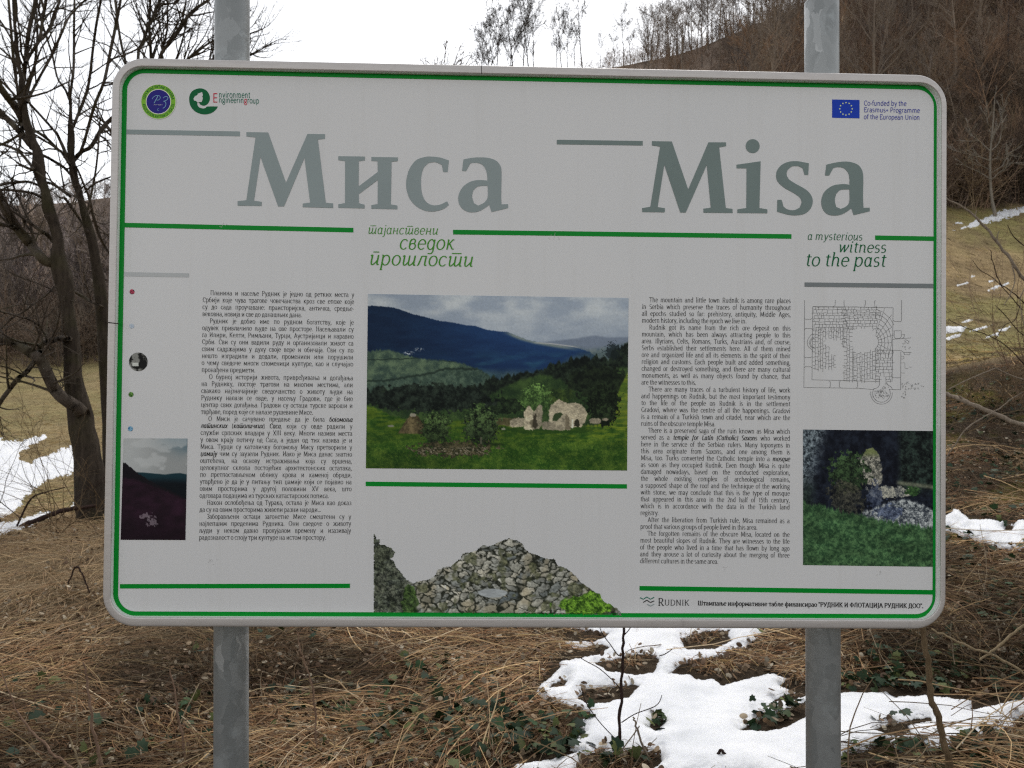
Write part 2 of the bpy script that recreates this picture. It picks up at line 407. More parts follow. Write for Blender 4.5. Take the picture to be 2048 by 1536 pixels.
BARK_DARK = mat_bark('bark_dark', (.020, .015, .011), (.072, .056, .042), 26, (.055, .052, .022))
TWIG_DARK = mat_bark('bark_twig', (.045, .035, .027), (.105, .084, .066), 40, (.07, .065, .025))
BARK_PALE = mat_bark('bark_pale', (.16, .14, .115), (.30, .27, .23), 20)
BARK_GREY = mat_bark('bark_grey', (.125, .102, .085), (.29, .245, .21), 8, vary=True)
BARK_DIM = mat_bark('bark_dim', (.05, .042, .036), (.11, .095, .082), 8)
BARK_BROWN = mat_bark('bark_brown', (.16, .108, .076), (.31, .215, .155), 8, vary=True)

# ---- the wood on the hillside, from a few grown kinds
def forest_proto(seed, H, kind, tk=1.0):
    rng = np.random.default_rng(seed); B = Branches(); T = Branches()
    lean = rng.normal(0, .05, 2)
    P = poly_branch(rng, np.zeros(3) - [0, 0, .6], np.array([lean[0], lean[1], 1]), H, 9, .045, .04)
    R = np.linspace(H * .0130, .012, 10) * (1.0 if kind != 'bush' else .5)
    T.add(P, R, 6)
    if kind == 'tall':
        sp = [(14, .34, .72, .10, .06, .018, .40), (6, .5, .7, .13, .05, .011), (5, .5, .7, .16, .03, .008), (4, .55, .7, .16, .02, .007)]
    elif kind == 'round':
        sp = [(15, .46, .8, .10, .05, .018, .25), (6, .5, .7, .13, .05, .012), (5, .5, .7, .16, .03, .008), (4, .5, .7, .16, .02, .007)]
    else:
        sp = [(12, .6, .7, .10, .07, .016, .05), (7, .5, .6, .12, .06, .010), (5, .5, .6, .15, .04, .008)]
    sp = [(q[0], q[1], q[2], q[3], q[4], q[5] * tk) + tuple(q[6:]) for q in sp]
    grow(rng, P, R, 0, len(sp) - 1, B, sp)
    return T, B
PROTO = []
for k, (H, kind) in enumerate([(15, 'tall'), (13, 'tall'), (11, 'round'), (12, 'round'), (7, 'bush'), (6, 'bush'), (16, 'tall')]):
    T, B = forest_proto(100 + k, H, kind)
    g = Geo(); T.geo(g); B.geo(g)
    PROTO.append((g.mesh('bare_tree'), H, kind))
    PROTO[-1][0].materials.append([BARK_GREY, BARK_GREY, BARK_BROWN, BARK_GREY, BARK_BROWN, BARK_BROWN, BARK_GREY][k])

SKYP = []
for k, (H, kind) in enumerate([(15, 'tall'), (13, 'tall'), (11, 'round'), (12, 'round'), (7, 'bush'), (6, 'bush'), (16, 'tall')]):
    T, B = forest_proto(140 + k, H, kind, 1.7)
    g = Geo(); T.geo(g); B.geo(g); SKYP.append((g.mesh('bare_tree'), H, kind)); SKYP[-1][0].materials.append(BARK_DIM)

def plant(name, me, x, y, s, rz, tilt=(0, 0), z=None):
    o = bpy.data.objects.new(name, me); COL.objects.link(o)
    o.location = (x, y, float(hgt(x, y)) if z is None else z); o.scale = (s, s, s * 1.05); o.rotation_euler = (tilt[0], tilt[1], rz)
    return o

rng = np.random.default_rng(5)
# trees that can be told apart along the skyline: base pixel u, top pixel v, prototype, how it looks
sky_trees = [
 (972, 60, 1, 'spreading bare tree at the left end of the row on the skyline'),
 (1000, 38, 0, 'round crowned bare tree second from left on the skyline, leaning into its neighbours'),
 (1046, 22, 0, 'slim bare tree third from left on the skyline'),
 (1063, 8, 1, 'slim bare tree with a high feathery crown, fourth from left on the skyline'),
 (1126, 28, 1, 'many stemmed bare tree standing apart in the gap of the skyline row'),
 (1140, 36, 0, 'smaller bare tree touching the many stemmed one on the skyline'),
 (1166, -14, 1, 'tall bare tree with a curved trunk just right of the gap in the skyline row'),
 (1246, 20, 0, 'bare tree with a narrow crown halfway along the skyline slope'),
 (1302, -30, 6, 'tall thin trunked bare tree rising past the top edge above the skyline brush'),
 (1322, 40, 1, 'low round bare tree beside the tall thin trunk on the skyline'),
 (1364, -25, 6, 'tall bare tree over the place where the skyline meets the hill wood'),
 (1384, -10, 0, 'thinner bare tree just right of the tall one where hill and skyline meet'),
 (1417, 2, 1, 'bare tree with a light crown on the lower edge of the hill wood'),
 (1454, -45, 6, 'pole straight trunk on the hill edge, left of a close pair'),
 (1464, -40, 1, 'pole straight trunk on the hill edge, right of a close pair'),
 (1478, -35, 0, 'thin straight bare tree right of the close pair of poles'),
 (1510, -50, 6, 'straight bare tree against the sky high on the hill edge'),
 (1545, -55, 1, 'bare tree where the hill edge leaves the top of the picture'),
 (1577, -60, 6, 'last bare tree against the sky left of the right hand post')]
for u, vt, k, lab in sky_trees:
    Y = 104 + rng.uniform(-3, 3); x = (u - CU) / F * Y; z = float(hgt(x, Y))
    H = CAMZ - (vt - CV) / F * Y - z
    me, h0, _ = SKYP[k if k in (0, 1, 6) else 1]
    tag(plant('bare_tree', me, x, Y, max(.3, H / (h0 * 1.06)), rng.uniform(0, 6.28)), lab, 'tree', 'bare trees along the skyline')

for u, vt in ((957, 80), (986, 52), (1013, 44), (1031, 24), (1077, 16), (1113, 46), (1152, 66), (1204, 74), (1224, 62), (1262, 48), (1284, 30), (1340, 24), (1400, 34), (1436, 12)):
    Y = 106 + rng.uniform(-4, 6); x = (u - CU) / F * Y; z = float(hgt(x, Y)); H = CAMZ - (vt - CV) / F * Y - z
    me, h0, _ = SKYP[rng.integers(2)]
    tag(plant('bare_tree', me, x, Y, max(.3, H / (h0 * 1.06)), rng.uniform(0, 6.28)), 'small slender bare tree filling in between the taller trees on the skyline', 'tree', 'small bare trees between the taller skyline trees')

# the hillside wood: individuals first
placed = 0; tries = 0; pts = []
while placed < 250 and tries < 20000:
    tries += 1
    Y = 46 + 62 * rng.random() ** .8; t = rng.uniform(.30, .80) if rng.random() < .82 else rng.uniform(.17, .3)
    if t < .3 and Y < 66: continue
    x = t * Y
    if forest_mask(np.array(x), np.array(Y)) < .9: continue
    u, v = pix(x, Y, float(hgt(x, Y)))
    if u < 1270 or u > 2240 or v < -20: continue
    if any((x - a) ** 2 + (Y - b) ** 2 < 3.2 for a, b in pts): continue
    pts.append((x, Y))
    k = rng.choice([0, 1, 2, 3, 4, 5, 6], p=[.16, .16, .16, .16, .16, .12, .08])
    me, h0, _ = PROTO[k]
    s = rng.uniform(.6, 1.05) * (.8 if t > .43 else .6 if t > .3 else .5)
    tag(plant('bare_tree', me, x, Y, s, rng.uniform(0, 6.28), rng.normal(0, .03, 2)), 'bare grey brown tree within the dense wood on the right hillside', 'tree', 'bare trees of the hillside wood')
    placed += 1

# undergrowth, far woods: merged, nobody could count them
def small_proto(seed, H, bush, tip=.012):
    rng = np.random.default_rng(seed); B = Branches()
    if bush:
        for q in range(5):
            P = poly_branch(rng, np.array([rng.normal(0, .15), rng.normal(0, .15), -.2]), np.array([rng.normal(0, .4), rng.normal(0, .4), 1]), H * rng.uniform(.6, 1), 4, .08, .05)
            R = np.linspace(.03, tip, 5); B.add(P, R, 3)
            grow(rng, P, R, 0, 1, B, [(6, .55, .95, .16, .02, tip, .12), (4, .6, .9, .18, .02, tip * .8)])
    else:
        P = poly_branch(rng, np.array([0, 0, -.4]), np.array([rng.normal(0, .06), rng.normal(0, .06), 1]), H, 5, .05, .04)
        R = np.linspace(H * .013, tip, 6); B.add(P, R, 4)
        grow(rng, P, R, 0, 2, B, [(10, .42, .7, .1, .06, tip * 1.2, .25), (5, .5, .65, .12, .04, tip), (3, .5, .65, .12, .03, tip)])
    g = B.geo()
    return np.concatenate(g.V), np.concatenate(g.Q)
BUSH = [small_proto(300 + k, 3.2, True) for k in range(5)]
FAR = [small_proto(320 + k, 10, False, .03) for k in range(5)]
def scatter(name, protos, spots, mat, cols, label, cat='undergrowth'):
    g = Geo(); rng = np.random.default_rng(len(spots))
    for x, y, s in spots:
        V, Q = protos[rng.integers(len(protos))]; a = rng.uniform(0, 6.28); ca, sa = math.cos(a) * s, math.sin(a) * s
        W = np.stack([V[:, 0] * ca - V[:, 1] * sa + x, V[:, 0] * sa + V[:, 1] * ca + y, V[:, 2] * s + float(hgt(x, y))], -1)
        g.add(W, Q, C=np.array(cols[rng.integers(len(cols))]) * rng.uniform(.6, 1.3) * (.45 + 1.1 * float(sstep(.3, .7, fbm(x * .13, y * .13, 3, 5)))))
    o = obj(name, g.mesh(name), mat); tag(o, label, cat, kind='stuff'); return o
BRUSHM = mat_tint('brush_twigs', .9, .1)
sp = []
while len(sp) < 1150:
    Y = 25 + 90 * rng.random() ** .9; t = rng.uniform(-.12, .84)
    if forest_mask(np.array(t * Y), np.array(Y)) > .7 and rng.random() < (.35 + (t > .3)) and (t > .28 or (t > .10 and Y > 58) or pix(0, Y, float(hgt(t * Y, Y)) + 5)[1] > 160): sp.append((t * Y, Y, rng.uniform(.6, 1.4) * (.5 if Y > 84 or t < .28 else 1)))
for k in range(260):
    t = rng.uniform(.52, .82); Y = float(np.interp(t, [.35, .55, .75], [33, 43.5, 45])) + rng.uniform(.3, 3.5); sp.append((t * Y, Y, rng.uniform(.5, 1.2)))
scatter('hillside_undergrowth', BUSH, sp, BRUSHM, [(.22, .15, .108), (.25, .19, .15), (.18, .135, .11), (.28, .21, .14)], 'brown leafless undergrowth under the trees of the right hillside')
sp = []
for u in np.arange(935, 1480, 7.0):
    Y = 101 + rng.uniform(-4, 5); sp.append(((u - CU) / F * Y, Y, (rng.uniform(.12, .35) if u < 1165 else rng.uniform(.25, .95))))
scatter('skyline_brush', BUSH, sp, BRUSHM, [(.15, .12, .10), (.19, .15, .125)], 'low leafless brush along the skyline between the bare trees')
sp = []
while len(sp) < 1300:
    Y = 54 + 250 * rng.random() ** 1.3; t = rng.uniform(-.80, -.05)
    if forest_mask(np.array(t * Y), np.array(Y)) > .7 and rng.random() < (.3 if t > -.45 else 1):
        s = rng.uniform(.4, .95) * (.8 if Y > 160 else 1)
        if t < -.4 or pix(0, Y, float(hgt(t * Y, Y)) + 10.5 * s)[1] > 150: sp.append((t * Y, Y, s))
scatter('valley_woodland', FAR, sp, BRUSHM, [(.22, .185, .165), (.27, .225, .20), (.21, .175, .165), (.30, .24, .195)], 'far brown leafless woodland covering the valley side at left', 'woodland')  # tints shifted to grey, distance haze put into the twig colour
sp = []
while len(sp) < 500:
    Y = 46 + 22 * rng.random(); t = rng.uniform(-.80, -.2)
    sp.append((t * Y, Y, rng.uniform(.5, 1.3)))
scatter('field_edge_brush', BUSH, sp, BRUSHM, [(.26, .19, .14), (.20, .145, .11), (.30, .24, .19)], 'pale brown leafless brush along the far edge of the left field')

# ---- trees with traced limbs, at their own distance and real thickness
def limb(px, Y, rng, n=None, jit=.25):
    """px: (u, v, width px) points; a limb that wanders a little in depth"""
    p = np.array(px, float); n = n or max(6, 3 * len(p))
    c = catmull(p, n)
    dep = Y + (np.cumsum(rng.normal(0, jit / math.sqrt(n), n)) if jit else 0)
    dep = np.broadcast_to(dep, (n,))
    return np.stack([(c[:, 0] - CU) / F * dep, dep, CAMZ - (c[:, 1] - CV) / F * dep], -1), np.maximum(c[:, 2], .7) / 2 / F * dep

def traced_tree(name, label, Y, trunk, limbs, seed, bark=BARK_DARK, twig=TWIG_DARK, dens=1.0, lo=.15, tips=.0016, levels=2):
    rng = np.random.default_rng(seed)
    P, R = limb(trunk, Y, rng, jit=0)
    z0 = float(hgt(P[0, 0], P[0, 1]))
    foot = P[0].copy(); foot[2] = min(z0, foot[2]) - .15
    if P[0, 2] > z0 - .1: P = np.vstack([foot, P]); R = np.concatenate([[R[0] * 1.25], R])
    root = empty(name, (P[0, 0], P[0, 1], z0)); tag(root, label, 'tree', None)
    inv = -np.array(root.location)
    V, Q = tubes(P[None], R[None], 14)
    n0 = (fbm(V[:, 0] * 14 + V[:, 1] * 9, V[:, 2] * 4, 3, seed) - .5)[:, None] * .03 * (R.max() / .12)
    V = V + n0 * np.array([1, 1, 0])
    obj('trunk', mesh_np('trunk', V + inv, Q, True), bark, root)
    B = Branches(); G = Geo()
    for L in limbs:
        q, r = limb(L, Y, rng, jit=.5)
        v, f = tubes(q[None], r[None], 7); G.add(v, f)
        l = np.linalg.norm(np.diff(q, axis=0), axis=1).sum()
        cnt = max(2, l * 5.2 * dens)
        grow(rng, q, r, 0, levels, B, [(cnt, min(.45, .75 / max(l, .8)), .65, .10, .05, tips * 1.7, lo), (4, .5, .6, .12, .04, tips * 1.1), (3, .5, .6, .14, .02, tips * .8)][:levels + 1])
    grow(rng, P[len(P) // 2:], R[len(P) // 2:], 0, levels, B, [(8 * dens, .3, .8, .1, .05, tips * 1.7, .1), (4, .5, .6, .12, .04, tips * 1.2), (3, .5, .6, .14, .02, tips)][:levels + 1])
    B.geo(G)
    W = np.concatenate(G.V) + inv
    obj('crown', mesh_np('crown', W, [np.concatenate(G.Q)], True), twig, root)
    return root

traced_tree('bare_tree', 'big dark leaning bare tree at left with a thick forked trunk', 8.0,
 [(196,1045,70),(184,975,62),(168,880,50),(155,800,40),(146,720,33),(141,665,31),(131,600,29),(124,555,30),(115,489,24),(104,435,21),(89,380,19),(76,314,18),(63,280,16),(54,246,15),(46,200,15),(43,165,13),(41,150,10),(35,117,9),(30,55,9),(26,0,8),(24,-60,6)],
 [[(46,165,9),(50,135,8),(52,109,8),(59,55,8),(72,0,8),(80,-60,5)],
  [(52,125,6),(66,100,6),(79,79,6),(85,41,6),(92,0,6),(98,-60,4)],
  [(79,79,5),(96,63,5),(109,27,6),(120,0,5),(130,-50,3)],
  [(50,205,5),(60,165,5),(67,142,5),(72,109,5),(75,60,4),(72,10,3)],
  [(54,205,6),(74,164,5),(101,115,5),(120,74,5),(137,36,4),(158,12,4),(180,-8,4)],
  [(112,525,22),(90,522,20),(70,500,19),(55,481,20),(36,459,19),(11,421,17),(0,396,16),(-30,340,14),(-60,250,10)],
  [(36,455,8),(20,452,8),(0,448,8),(-30,430,6)],
  [(50,255,12),(35,222,14),(15,195,14),(0,175,14),(-40,120,10)],
  [(64,295,12),(50,277,12),(38,262,12),(15,238,12),(0,224,12),(-40,180,9)],
  [(72,345,6),(68,339,6),(45,310,6),(30,298,6),(0,287,6),(-30,280,4)],
  [(80,372,5),(60,364,5),(41,364,6),(20,366,6),(0,370,6),(-30,385,4)],
  [(82,395,5),(70,388,5),(40,382,5),(0,380,5),(-30,384,3)],
  [(112,490,9),(95,470,8),(82,462,8),(60,446,6),(46,437,6),(30,425,4)],
  [(168,830,26),(150,812,26),(118,790,24),(100,760,23),(82,722,22),(60,705,20),(41,694,19),(20,684,18),(0,676,17),(-50,660,13)],
  [(70,722,10),(52,745,10),(36,757,10),(20,778,9),(5,798,9),(-15,830,7)],
  [(80,705,11),(82,690,10),(100,683,10),(126,676,11),(140,678,10)],
  [(118,565,5),(109,574,5),(90,592,4),(68,607,4),(45,625,4),(27,634,4),(0,660,3)],
  [(140,578,5),(160,590,6),(180,602,6),(202,612,5)],
  [(100,700,4),(85,660,4),(60,640,4),(20,628,4),(0,622,4)],
  [(66,300,4),(45,270,4),(35,180,5),(28,130,6),(22,60,5),(17,0,5)]],
 11, dens=.66)
traced_tree('bare_tree', 'slimmer bare tree behind the leaning one, its crown beside the board corner', 8.7,
 [(228,1010,34),(222,880,30),(214,760,27),(206,640,24),(193,533,21),(178,462,18),(163,407,15),(150,362,14),(143,317,14),(142,273,11),(140,225,8),(139,197,7)],
 [[(139,200,5),(130,178,4.5),(115,156,4),(104,107,4),(93,74,4),(79,27,4),(70,-20,3)],
  [(140,197,5),(144,165,5),(147,140,5),(148,96,5),(148,49,4.5),(149,0,4),(150,-40,3)],
  [(143,262,6),(150,245,6),(167,202,6),(178,164,5.5),(186,96,5),(194,41,5),(202,0,4),(208,-40,3)],
  [(146,322,9),(153,314,9),(164,303,8),(180,295,8),(192,278,8),(202,260,8),(219,241,8),(250,215,6),(290,190,4)],
  [(160,306,6),(168,285,6),(175,260,6),(191,205,6),(208,164,6),(221,101,6),(232,49,6),(241,0,5),(247,-50,4)],
  [(143,325,7),(134,312,7),(115,270,6),(109,262,6),(85,235,5),(62,210,5),(40,185,4)],
  [(140,330,7),(125,306,6),(115,298,6),(95,278,6),(71,262,6),(50,255,4)],
  [(142,350,6),(128,335,6),(109,323,6),(95,315,6),(79,309,6),(50,306,4)],
  [(140,392,8),(128,383,7),(112,372,6),(98,366,6),(85,364,5)],
  [(150,330,4),(158,345,4),(168,370,4.5),(178,395,5),(186,430,6),(198,470,6),(214,500,6)],
  [(170,385,4),(185,370,4),(205,360,4),(225,352,3)],
  [(180,470,5),(160,440,5),(140,410,6),(128,395,6)],
  [(176,420,5),(190,350,4),(196,300,4),(200,240,3)]],
 23, dens=.7)
traced_tree('bare_tree', 'bare tree mostly hidden by the board, dark limbs fanning out over its top left corner', 9.6,
 [(300,1010,44),(298,800,38),(296,600,34),(298,450,30),(302,330,26),(304,250,20)],
 [[(304,260,12),(312,170,9),(321,112,7),(340,85,7),(358,61,7),(372,38,6.5),(390,18,6),(420,-2,5),(450,-30,3)],
  [(302,300,10),(285,180,7),(276,112,6),(288,78,5.5),(298,51,5.5),(306,34,6),(312,18,6),(321,0,5),(330,-40,3)],
  [(303,250,9),(303,170,7),(302,112,6),(300,80,6),(299,53,5),(300,20,4.5),(301,0,4),(303,-40,3)],
  [(322,110,4),(328,88,4),(332,70,4),(335,51,4),(335,20,3.5),(336,0,3)],
  [(310,300,10),(350,180,7),(375,120,5),(405,95,4),(430,80,4),(470,62,3),(500,35,2.5)],
  [(312,330,11),(380,200,7),(420,125,5),(450,95,4),(490,72,3.5),(525,58,2.5)],
  [(312,350,10),(400,230,7),(450,150,5),(480,122,4),(520,100,3),(545,85,2.2)],
  [(300,280,8),(270,190,6),(250,120,5),(240,75,5),(232,20,4),(228,-20,3)],
  [(305,270,7),(335,160,5),(355,112,4),(370,60,3),(378,20,2.5)],
  [(300,420,14),(255,330,8),(220,260,6),(195,235,4),(170,232,3)]],
 37, dens=1.3, tips=.0015)

# pale young tree on the edge of the meadow
traced_tree('bare_tree', 'pale grey young tree standing alone at the foot of the dark hillside wood', 42.3,
 [(1990,428,7),(1984,400,5.5),(1981,370,4.8),(1980,330,4.2),(1981,300,3.6),(1984,270,3),(1987,235,2.2),(1990,190,1.2)],
 [[(1980,358,2),(1960,345,1.6),(1935,334,1.4),(1918,322,1)],[(1981,322,2),(1960,314,1.6),(1930,307,1.3),(1905,300,.9)],
  [(1980,302,2),(1962,285,1.8),(1945,272,1.5),(1937,255,1.3),(1935,243,.9)],[(1983,360,2),(1998,345,1.8),(2010,337,1.6),(2016,322,1.5),(2014,308,1)],
  [(1984,300,2),(1998,285,1.8),(2003,262,1.5),(2004,240,1),(2004,220,.8)],[(1983,320,1.8),(2005,312,1.4),(2030,300,1)],
  [(1986,262,1.6),(1975,245,1.2),(1972,220,.9)],[(1986,270,1.6),(1999,250,1.2),(2004,220,.9),(2010,205,.7)],[(1980,340,1.6),(1965,332,1.2),(1950,320,.9)],[(1984,345,1.6),(2010,330,1.2),(2035,325,.9)]],
 51, BARK_PALE, BARK_PALE, dens=.5, tips=.0095, levels=1)
# ------------------------------------------------------------------ dry litter, ivy, leaves on the near bank
LITM = mat_tint('dry_stalks', .8, .15, 35, .3)
def field_angle(x, y): return (fbm(x * .9, y * .9, 3, 61) - .5) * 7.0 + .2
def litter(N, seed, lo, hi, rad, npt, cols, lift, spread, ymin=1.9, ymax=11, up=.0, tlim=(-.8, .84)):
    rng = np.random.default_rng(seed)
    Y = np.exp(rng.uniform(math.log(ymin), math.log(ymax), N)); t = rng.uniform(*tlim, N); x = t * Y
    L = rng.uniform(lo, hi, N) * rng.uniform(.5, 1.3, N); L *= np.clip(.75 + Y * .05, .8, 1.1)
    a = field_angle(x, Y) + rng.normal(0, spread, N)
    keep = np.ones(N, bool)
    w = on_snow(x, Y); w2 = on_snow(x + np.cos(a) * L * .5, Y + np.sin(a) * L * .5); w3 = on_snow(x - np.cos(a) * L * .5, Y - np.sin(a) * L * .5); w4 = on_snow(x, Y - .12)
    keep &= ~((w | w4 | (w2 & w3)) & (rng.random(N) < .986)) & ~((w2 | w3) & (rng.random(N) < .75))
    x, Y, L, a = x[keep], Y[keep], L[keep], a[keep]; n = len(x)
    s = np.linspace(-.5, .5, npt)[None]
    bend = rng.normal(0, .22, n)[:, None]
    px = x[:, None] + np.cos(a)[:, None] * L[:, None] * s - np.sin(a)[:, None] * L[:, None] * bend * (s * s - .1)
    py = Y[:, None] + np.sin(a)[:, None] * L[:, None] * s + np.cos(a)[:, None] * L[:, None] * bend * (s * s - .1)
    h = np.abs(rng.normal(0, lift, n))[:, None]
    arch = rng.uniform(-.2, 1, n)[:, None] * L[:, None] * .10 * (1 - 4 * s * s)
    til = rng.normal(0, .10, n)[:, None] * L[:, None] * s + up * rng.random(n)[:, None] ** 3 * L[:, None] * (s + .5)
    pz = hgt(px, py) + h + np.maximum(arch + til, -h * .8) + .004
    P = np.stack([px, py, pz], -1); P += rng.normal(0, .0025, P.shape)
    R = (rad * rng.uniform(.5, 1.5, n) * np.clip(.8 + .09 * Y[:], .9, 1.8))[:, None] * np.linspace(1, .55, npt)[None]
    V, Q = tubes(P, R, 3)
    C = np.array(cols)[rng.integers(0, len(cols), n)] * rng.uniform(.55, 1.35, n)[:, None]
    C = C * np.array([1.10, 1.03, .88]); dk = (.26 + 1.25 * sstep(.3, .7, fbm(x * 1.3, Y * 1.3, 3, 71)))[:, None]
    lf = sstep(-.15, -.5, x / Y)[:, None] * sstep(3.6, 5.5, Y)[:, None]
    C = C * np.where(lf > 0, dk * (1 - lf) + 1.1 * lf, dk); C = C * (1 - lf) + lf * (C * .5 + .5 * np.array([.40, .295, .17]) * rng.uniform(.6, 1.3, n)[:, None])
    return V, Q, np.repeat(C, npt * 3, 0)
STRAW = [(.36, .265, .16), (.27, .185, .112), (.21, .135, .08), (.145, .09, .056), (.29, .24, .18), (.095, .060, .040), (.24, .135, .08), (.28, .22, .115)]
g = Geo()
for a in (dict(N=110000, seed=1, lo=.04, hi=.20, rad=.00125, npt=3, cols=STRAW[1:7], lift=.012, spread=1.0),
          dict(N=24000, seed=2, lo=.10, hi=.32, rad=.0013, npt=5, cols=STRAW, lift=.028, spread=.55),
          dict(N=2600, seed=3, lo=.3, hi=.75, rad=.0020, npt=6, cols=STRAW[:6], lift=.055, spread=.5, up=.12),
          dict(N=850, seed=8, lo=.35, hi=.9, rad=.0024, npt=6, cols=STRAW[:5], lift=.085, spread=1.1, up=.22, ymin=2.2, ymax=5.5, tlim=(.40, .84)),
          dict(N=170, seed=4, lo=.5, hi=1.2, rad=.0028, npt=7, cols=[(.26, .19, .12), (.17, .12, .08), (.30, .24, .16)], lift=.06, spread=.8, up=.15, ymax=9)):
    V, Q, C = litter(**a); g.add(V, Q, C=C)
tag(obj('dry_grass_litter', g.mesh('dry_grass_litter'), LITM), 'matted dry grass stalks and straw covering the near bank', 'dry grass', kind='stuff')

g = Geo()
V, Q, C = litter(30000, 9, .10, .34, .0042, 3, [(.36, .27, .14), (.30, .25, .10), (.24, .20, .075), (.40, .31, .18), (.20, .15, .08)], .012, .35, ymin=9.5, ymax=44, tlim=(-.8, .8))
cx, cy = V.reshape(-1, 9, 3)[:, 4, 0], V.reshape(-1, 9, 3)[:, 4, 1]
ok = (forest_mask(cx, cy) < .3) & ((cx < 0) | (cy > 12.8)); idx = np.where(ok)[0]
V = V.reshape(-1, 9, 3)[ok].reshape(-1, 3); C = C.reshape(-1, 9, 3)[ok].reshape(-1, 3)
Q = (Q.reshape(len(ok), -1, 4)[0][None] + (np.arange(len(idx)) * 9)[:, None, None]).reshape(-1, 4); g.add(V, Q, C=C)
tag(obj('meadow_grass', g.mesh('meadow_grass'), LITM), 'short flattened tan and olive winter grass on the meadows', 'grass', kind='stuff')

# leaves: a cupped five point ivy leaf and an oval dead leaf, as small bent meshes
def leaf_shape(kind):
    if kind == 'ivy': o = [(0, 0), (.32, -.12), (.5, .18), (.34, .42), (.40, .72), (.16, .70), (0, 1), (-.16, .70), (-.40, .72), (-.34, .42), (-.5, .18), (-.32, -.12)]
    else: o = [(0, 0), (.2, .08), (.34, .3), (.36, .55), (.24, .82), (0, 1), (-.24, .82), (-.36, .55), (-.34, .3), (-.2, .08)]
    o = np.array(o); c = np.array([[0, .4]])
    P = np.vstack([c, o]); z = -.28 * (P[:, 0] ** 2) * 2 - .12 * (P[:, 1] - .4) ** 2 * 2 + (.05 if kind == 'ivy' else .0)
    V = np.column_stack([P[:, 0], P[:, 1], z]); n = len(o)
    T = [(0, 1 + i, 1 + (i + 1) % n) for i in range(n)]
    return V, np.array(T)
def leaves(name, kind, centres, cols, size, tilt, lift, label, cat, mat, seed):
    rng = np.random.default_rng(seed); V0, T0 = leaf_shape(kind); g = Geo(); n = len(centres)
    x = centres[:, 0]; y = centres[:, 1]; z = hgt(x, y) + np.abs(rng.normal(lift, lift * .6, n)) + .006
    az = rng.uniform(0, 6.28, n); ti = rng.normal(0, tilt, n); ro = rng.normal(0, tilt, n); s = size * rng.uniform(.55, 1.25, n); cu = rng.uniform(.2, 2.2 if kind != 'ivy' else 1.3, n)
    W = np.broadcast_to(V0, (n, *V0.shape)).copy(); W[:, :, 2] *= cu[:, None]; W *= s[:, None, None]
    c, d = np.cos(ro)[:, None], np.sin(ro)[:, None]; X = W[..., 0] * c + W[..., 2] * d; Z = -W[..., 0] * d + W[..., 2] * c; Yv = W[..., 1]
    c, d = np.cos(ti)[:, None], np.sin(ti)[:, None]; Y2 = Yv * c - Z * d; Z = Yv * d + Z * c
    c, d = np.cos(az)[:, None], np.sin(az)[:, None]
    P = np.stack([X * c - Y2 * d + x[:, None], X * d + Y2 * c + y[:, None], Z + z[:, None]], -1)
    T = (T0[None] + (np.arange(n) * len(V0))[:, None, None]).reshape(-1, 3)
    C = np.repeat(np.array(cols)[rng.integers(0, len(cols), n)] * rng.uniform(.6, 1.3, n)[:, None], len(V0), 0)
    g.add(P, T=T, C=C)
    tag(obj(name, g.mesh(name, True), mat), label, cat, kind='stuff')
def leaf_spots(N, seed, thr, scale, ymin, ymax, tl, snow=True, sd=0):
    rng = np.random.default_rng(seed); out = []
    Y = np.exp(rng.uniform(math.log(ymin), math.log(ymax), N)); t = rng.uniform(*tl, N); x = t * Y
    m = fbm(x * scale, Y * scale, 3, 81 + sd) + rng.normal(0, .03, N) > thr
    x, Y = x[m], Y[m]
    k = ~on_snow(x, Y - .04)
    return np.column_stack([x, Y])[k]
IVYM = mat_tint('ivy_leaves', .6, .14, 25, .2); DEADM = mat_tint('dead_leaves', .75, .2, 25, .3)
c1 = leaf_spots(6000, 5, .58, 1.3, 2.1, 9, (-.8, .84)); c1 = c1[(c1[:, 0] / c1[:, 1] > -.24) | (np.random.default_rng(2).random(len(c1)) < .35)]; c1 = c1[~((c1[:, 0] / c1[:, 1] < -.3) & (c1[:, 1] > 3.9))]
c2 = leaf_spots(3500, 6, .50, 1.3, 3.4, 10, (.42, .84), sd=4)
sp = []
rg = np.random.default_rng(9)
for (u, v, su, sv, n, Yg) in [(1320,1445,8,8,9,3.5),(1560,1432,30,12,26,3.55),(1130,1480,35,20,40,3.15),(1090,1505,25,12,18,3.0),(1250,1525,35,6,18,2.95),(1960,1350,50,25,70,3.9),(1790,1345,14,18,10,3.9),(1740,1378,25,6,8,3.7),(1870,1510,60,12,34,3.0),(840,1450,90,20,70,3.3),(640,1420,80,25,46,3.5),(1020,1460,50,30,45,3.3),(1990,1510,50,18,40,3.0),(420,1300,60,20,24,4.4),(80,1480,60,25,14,3.1)]:
    for k in range(n):
        a, b = rg.normal(u, su), rg.normal(v, sv)
        Yy = Yg
        for _ in range(12):
            w = world(a, b, Yy); e = w[2] - float(hgt(w[0], w[1])); Yy += e / max((b - CV) / F, .05) * .8
        sp.append((w[0], w[1]))
leaves('ivy_ground_cover', 'ivy', np.vstack([c1, c2, np.array(sp)]), [(.020, .042, .018), (.030, .058, .024), (.016, .034, .018), (.045, .068, .026), (.09, .105, .035), (.028, .046, .026)], .050, .5, .026, 'dark green ivy leaves creeping through the dry litter', 'ivy', IVYM, 3)
d1 = leaf_spots(26000, 7, .44, 1.0, 2.1, 8.5, (-.8, .84), sd=8)
leaves('fallen_leaves', 'oval', d1, [(.24, .175, .11), (.17, .115, .07), (.30, .24, .165), (.11, .07, .043), (.20, .125, .07), (.14, .09, .058), (.36, .31, .23)], .032, .65, .014, 'curled tan and brown fallen leaves among the dry stalks', 'dead leaves', DEADM, 4)

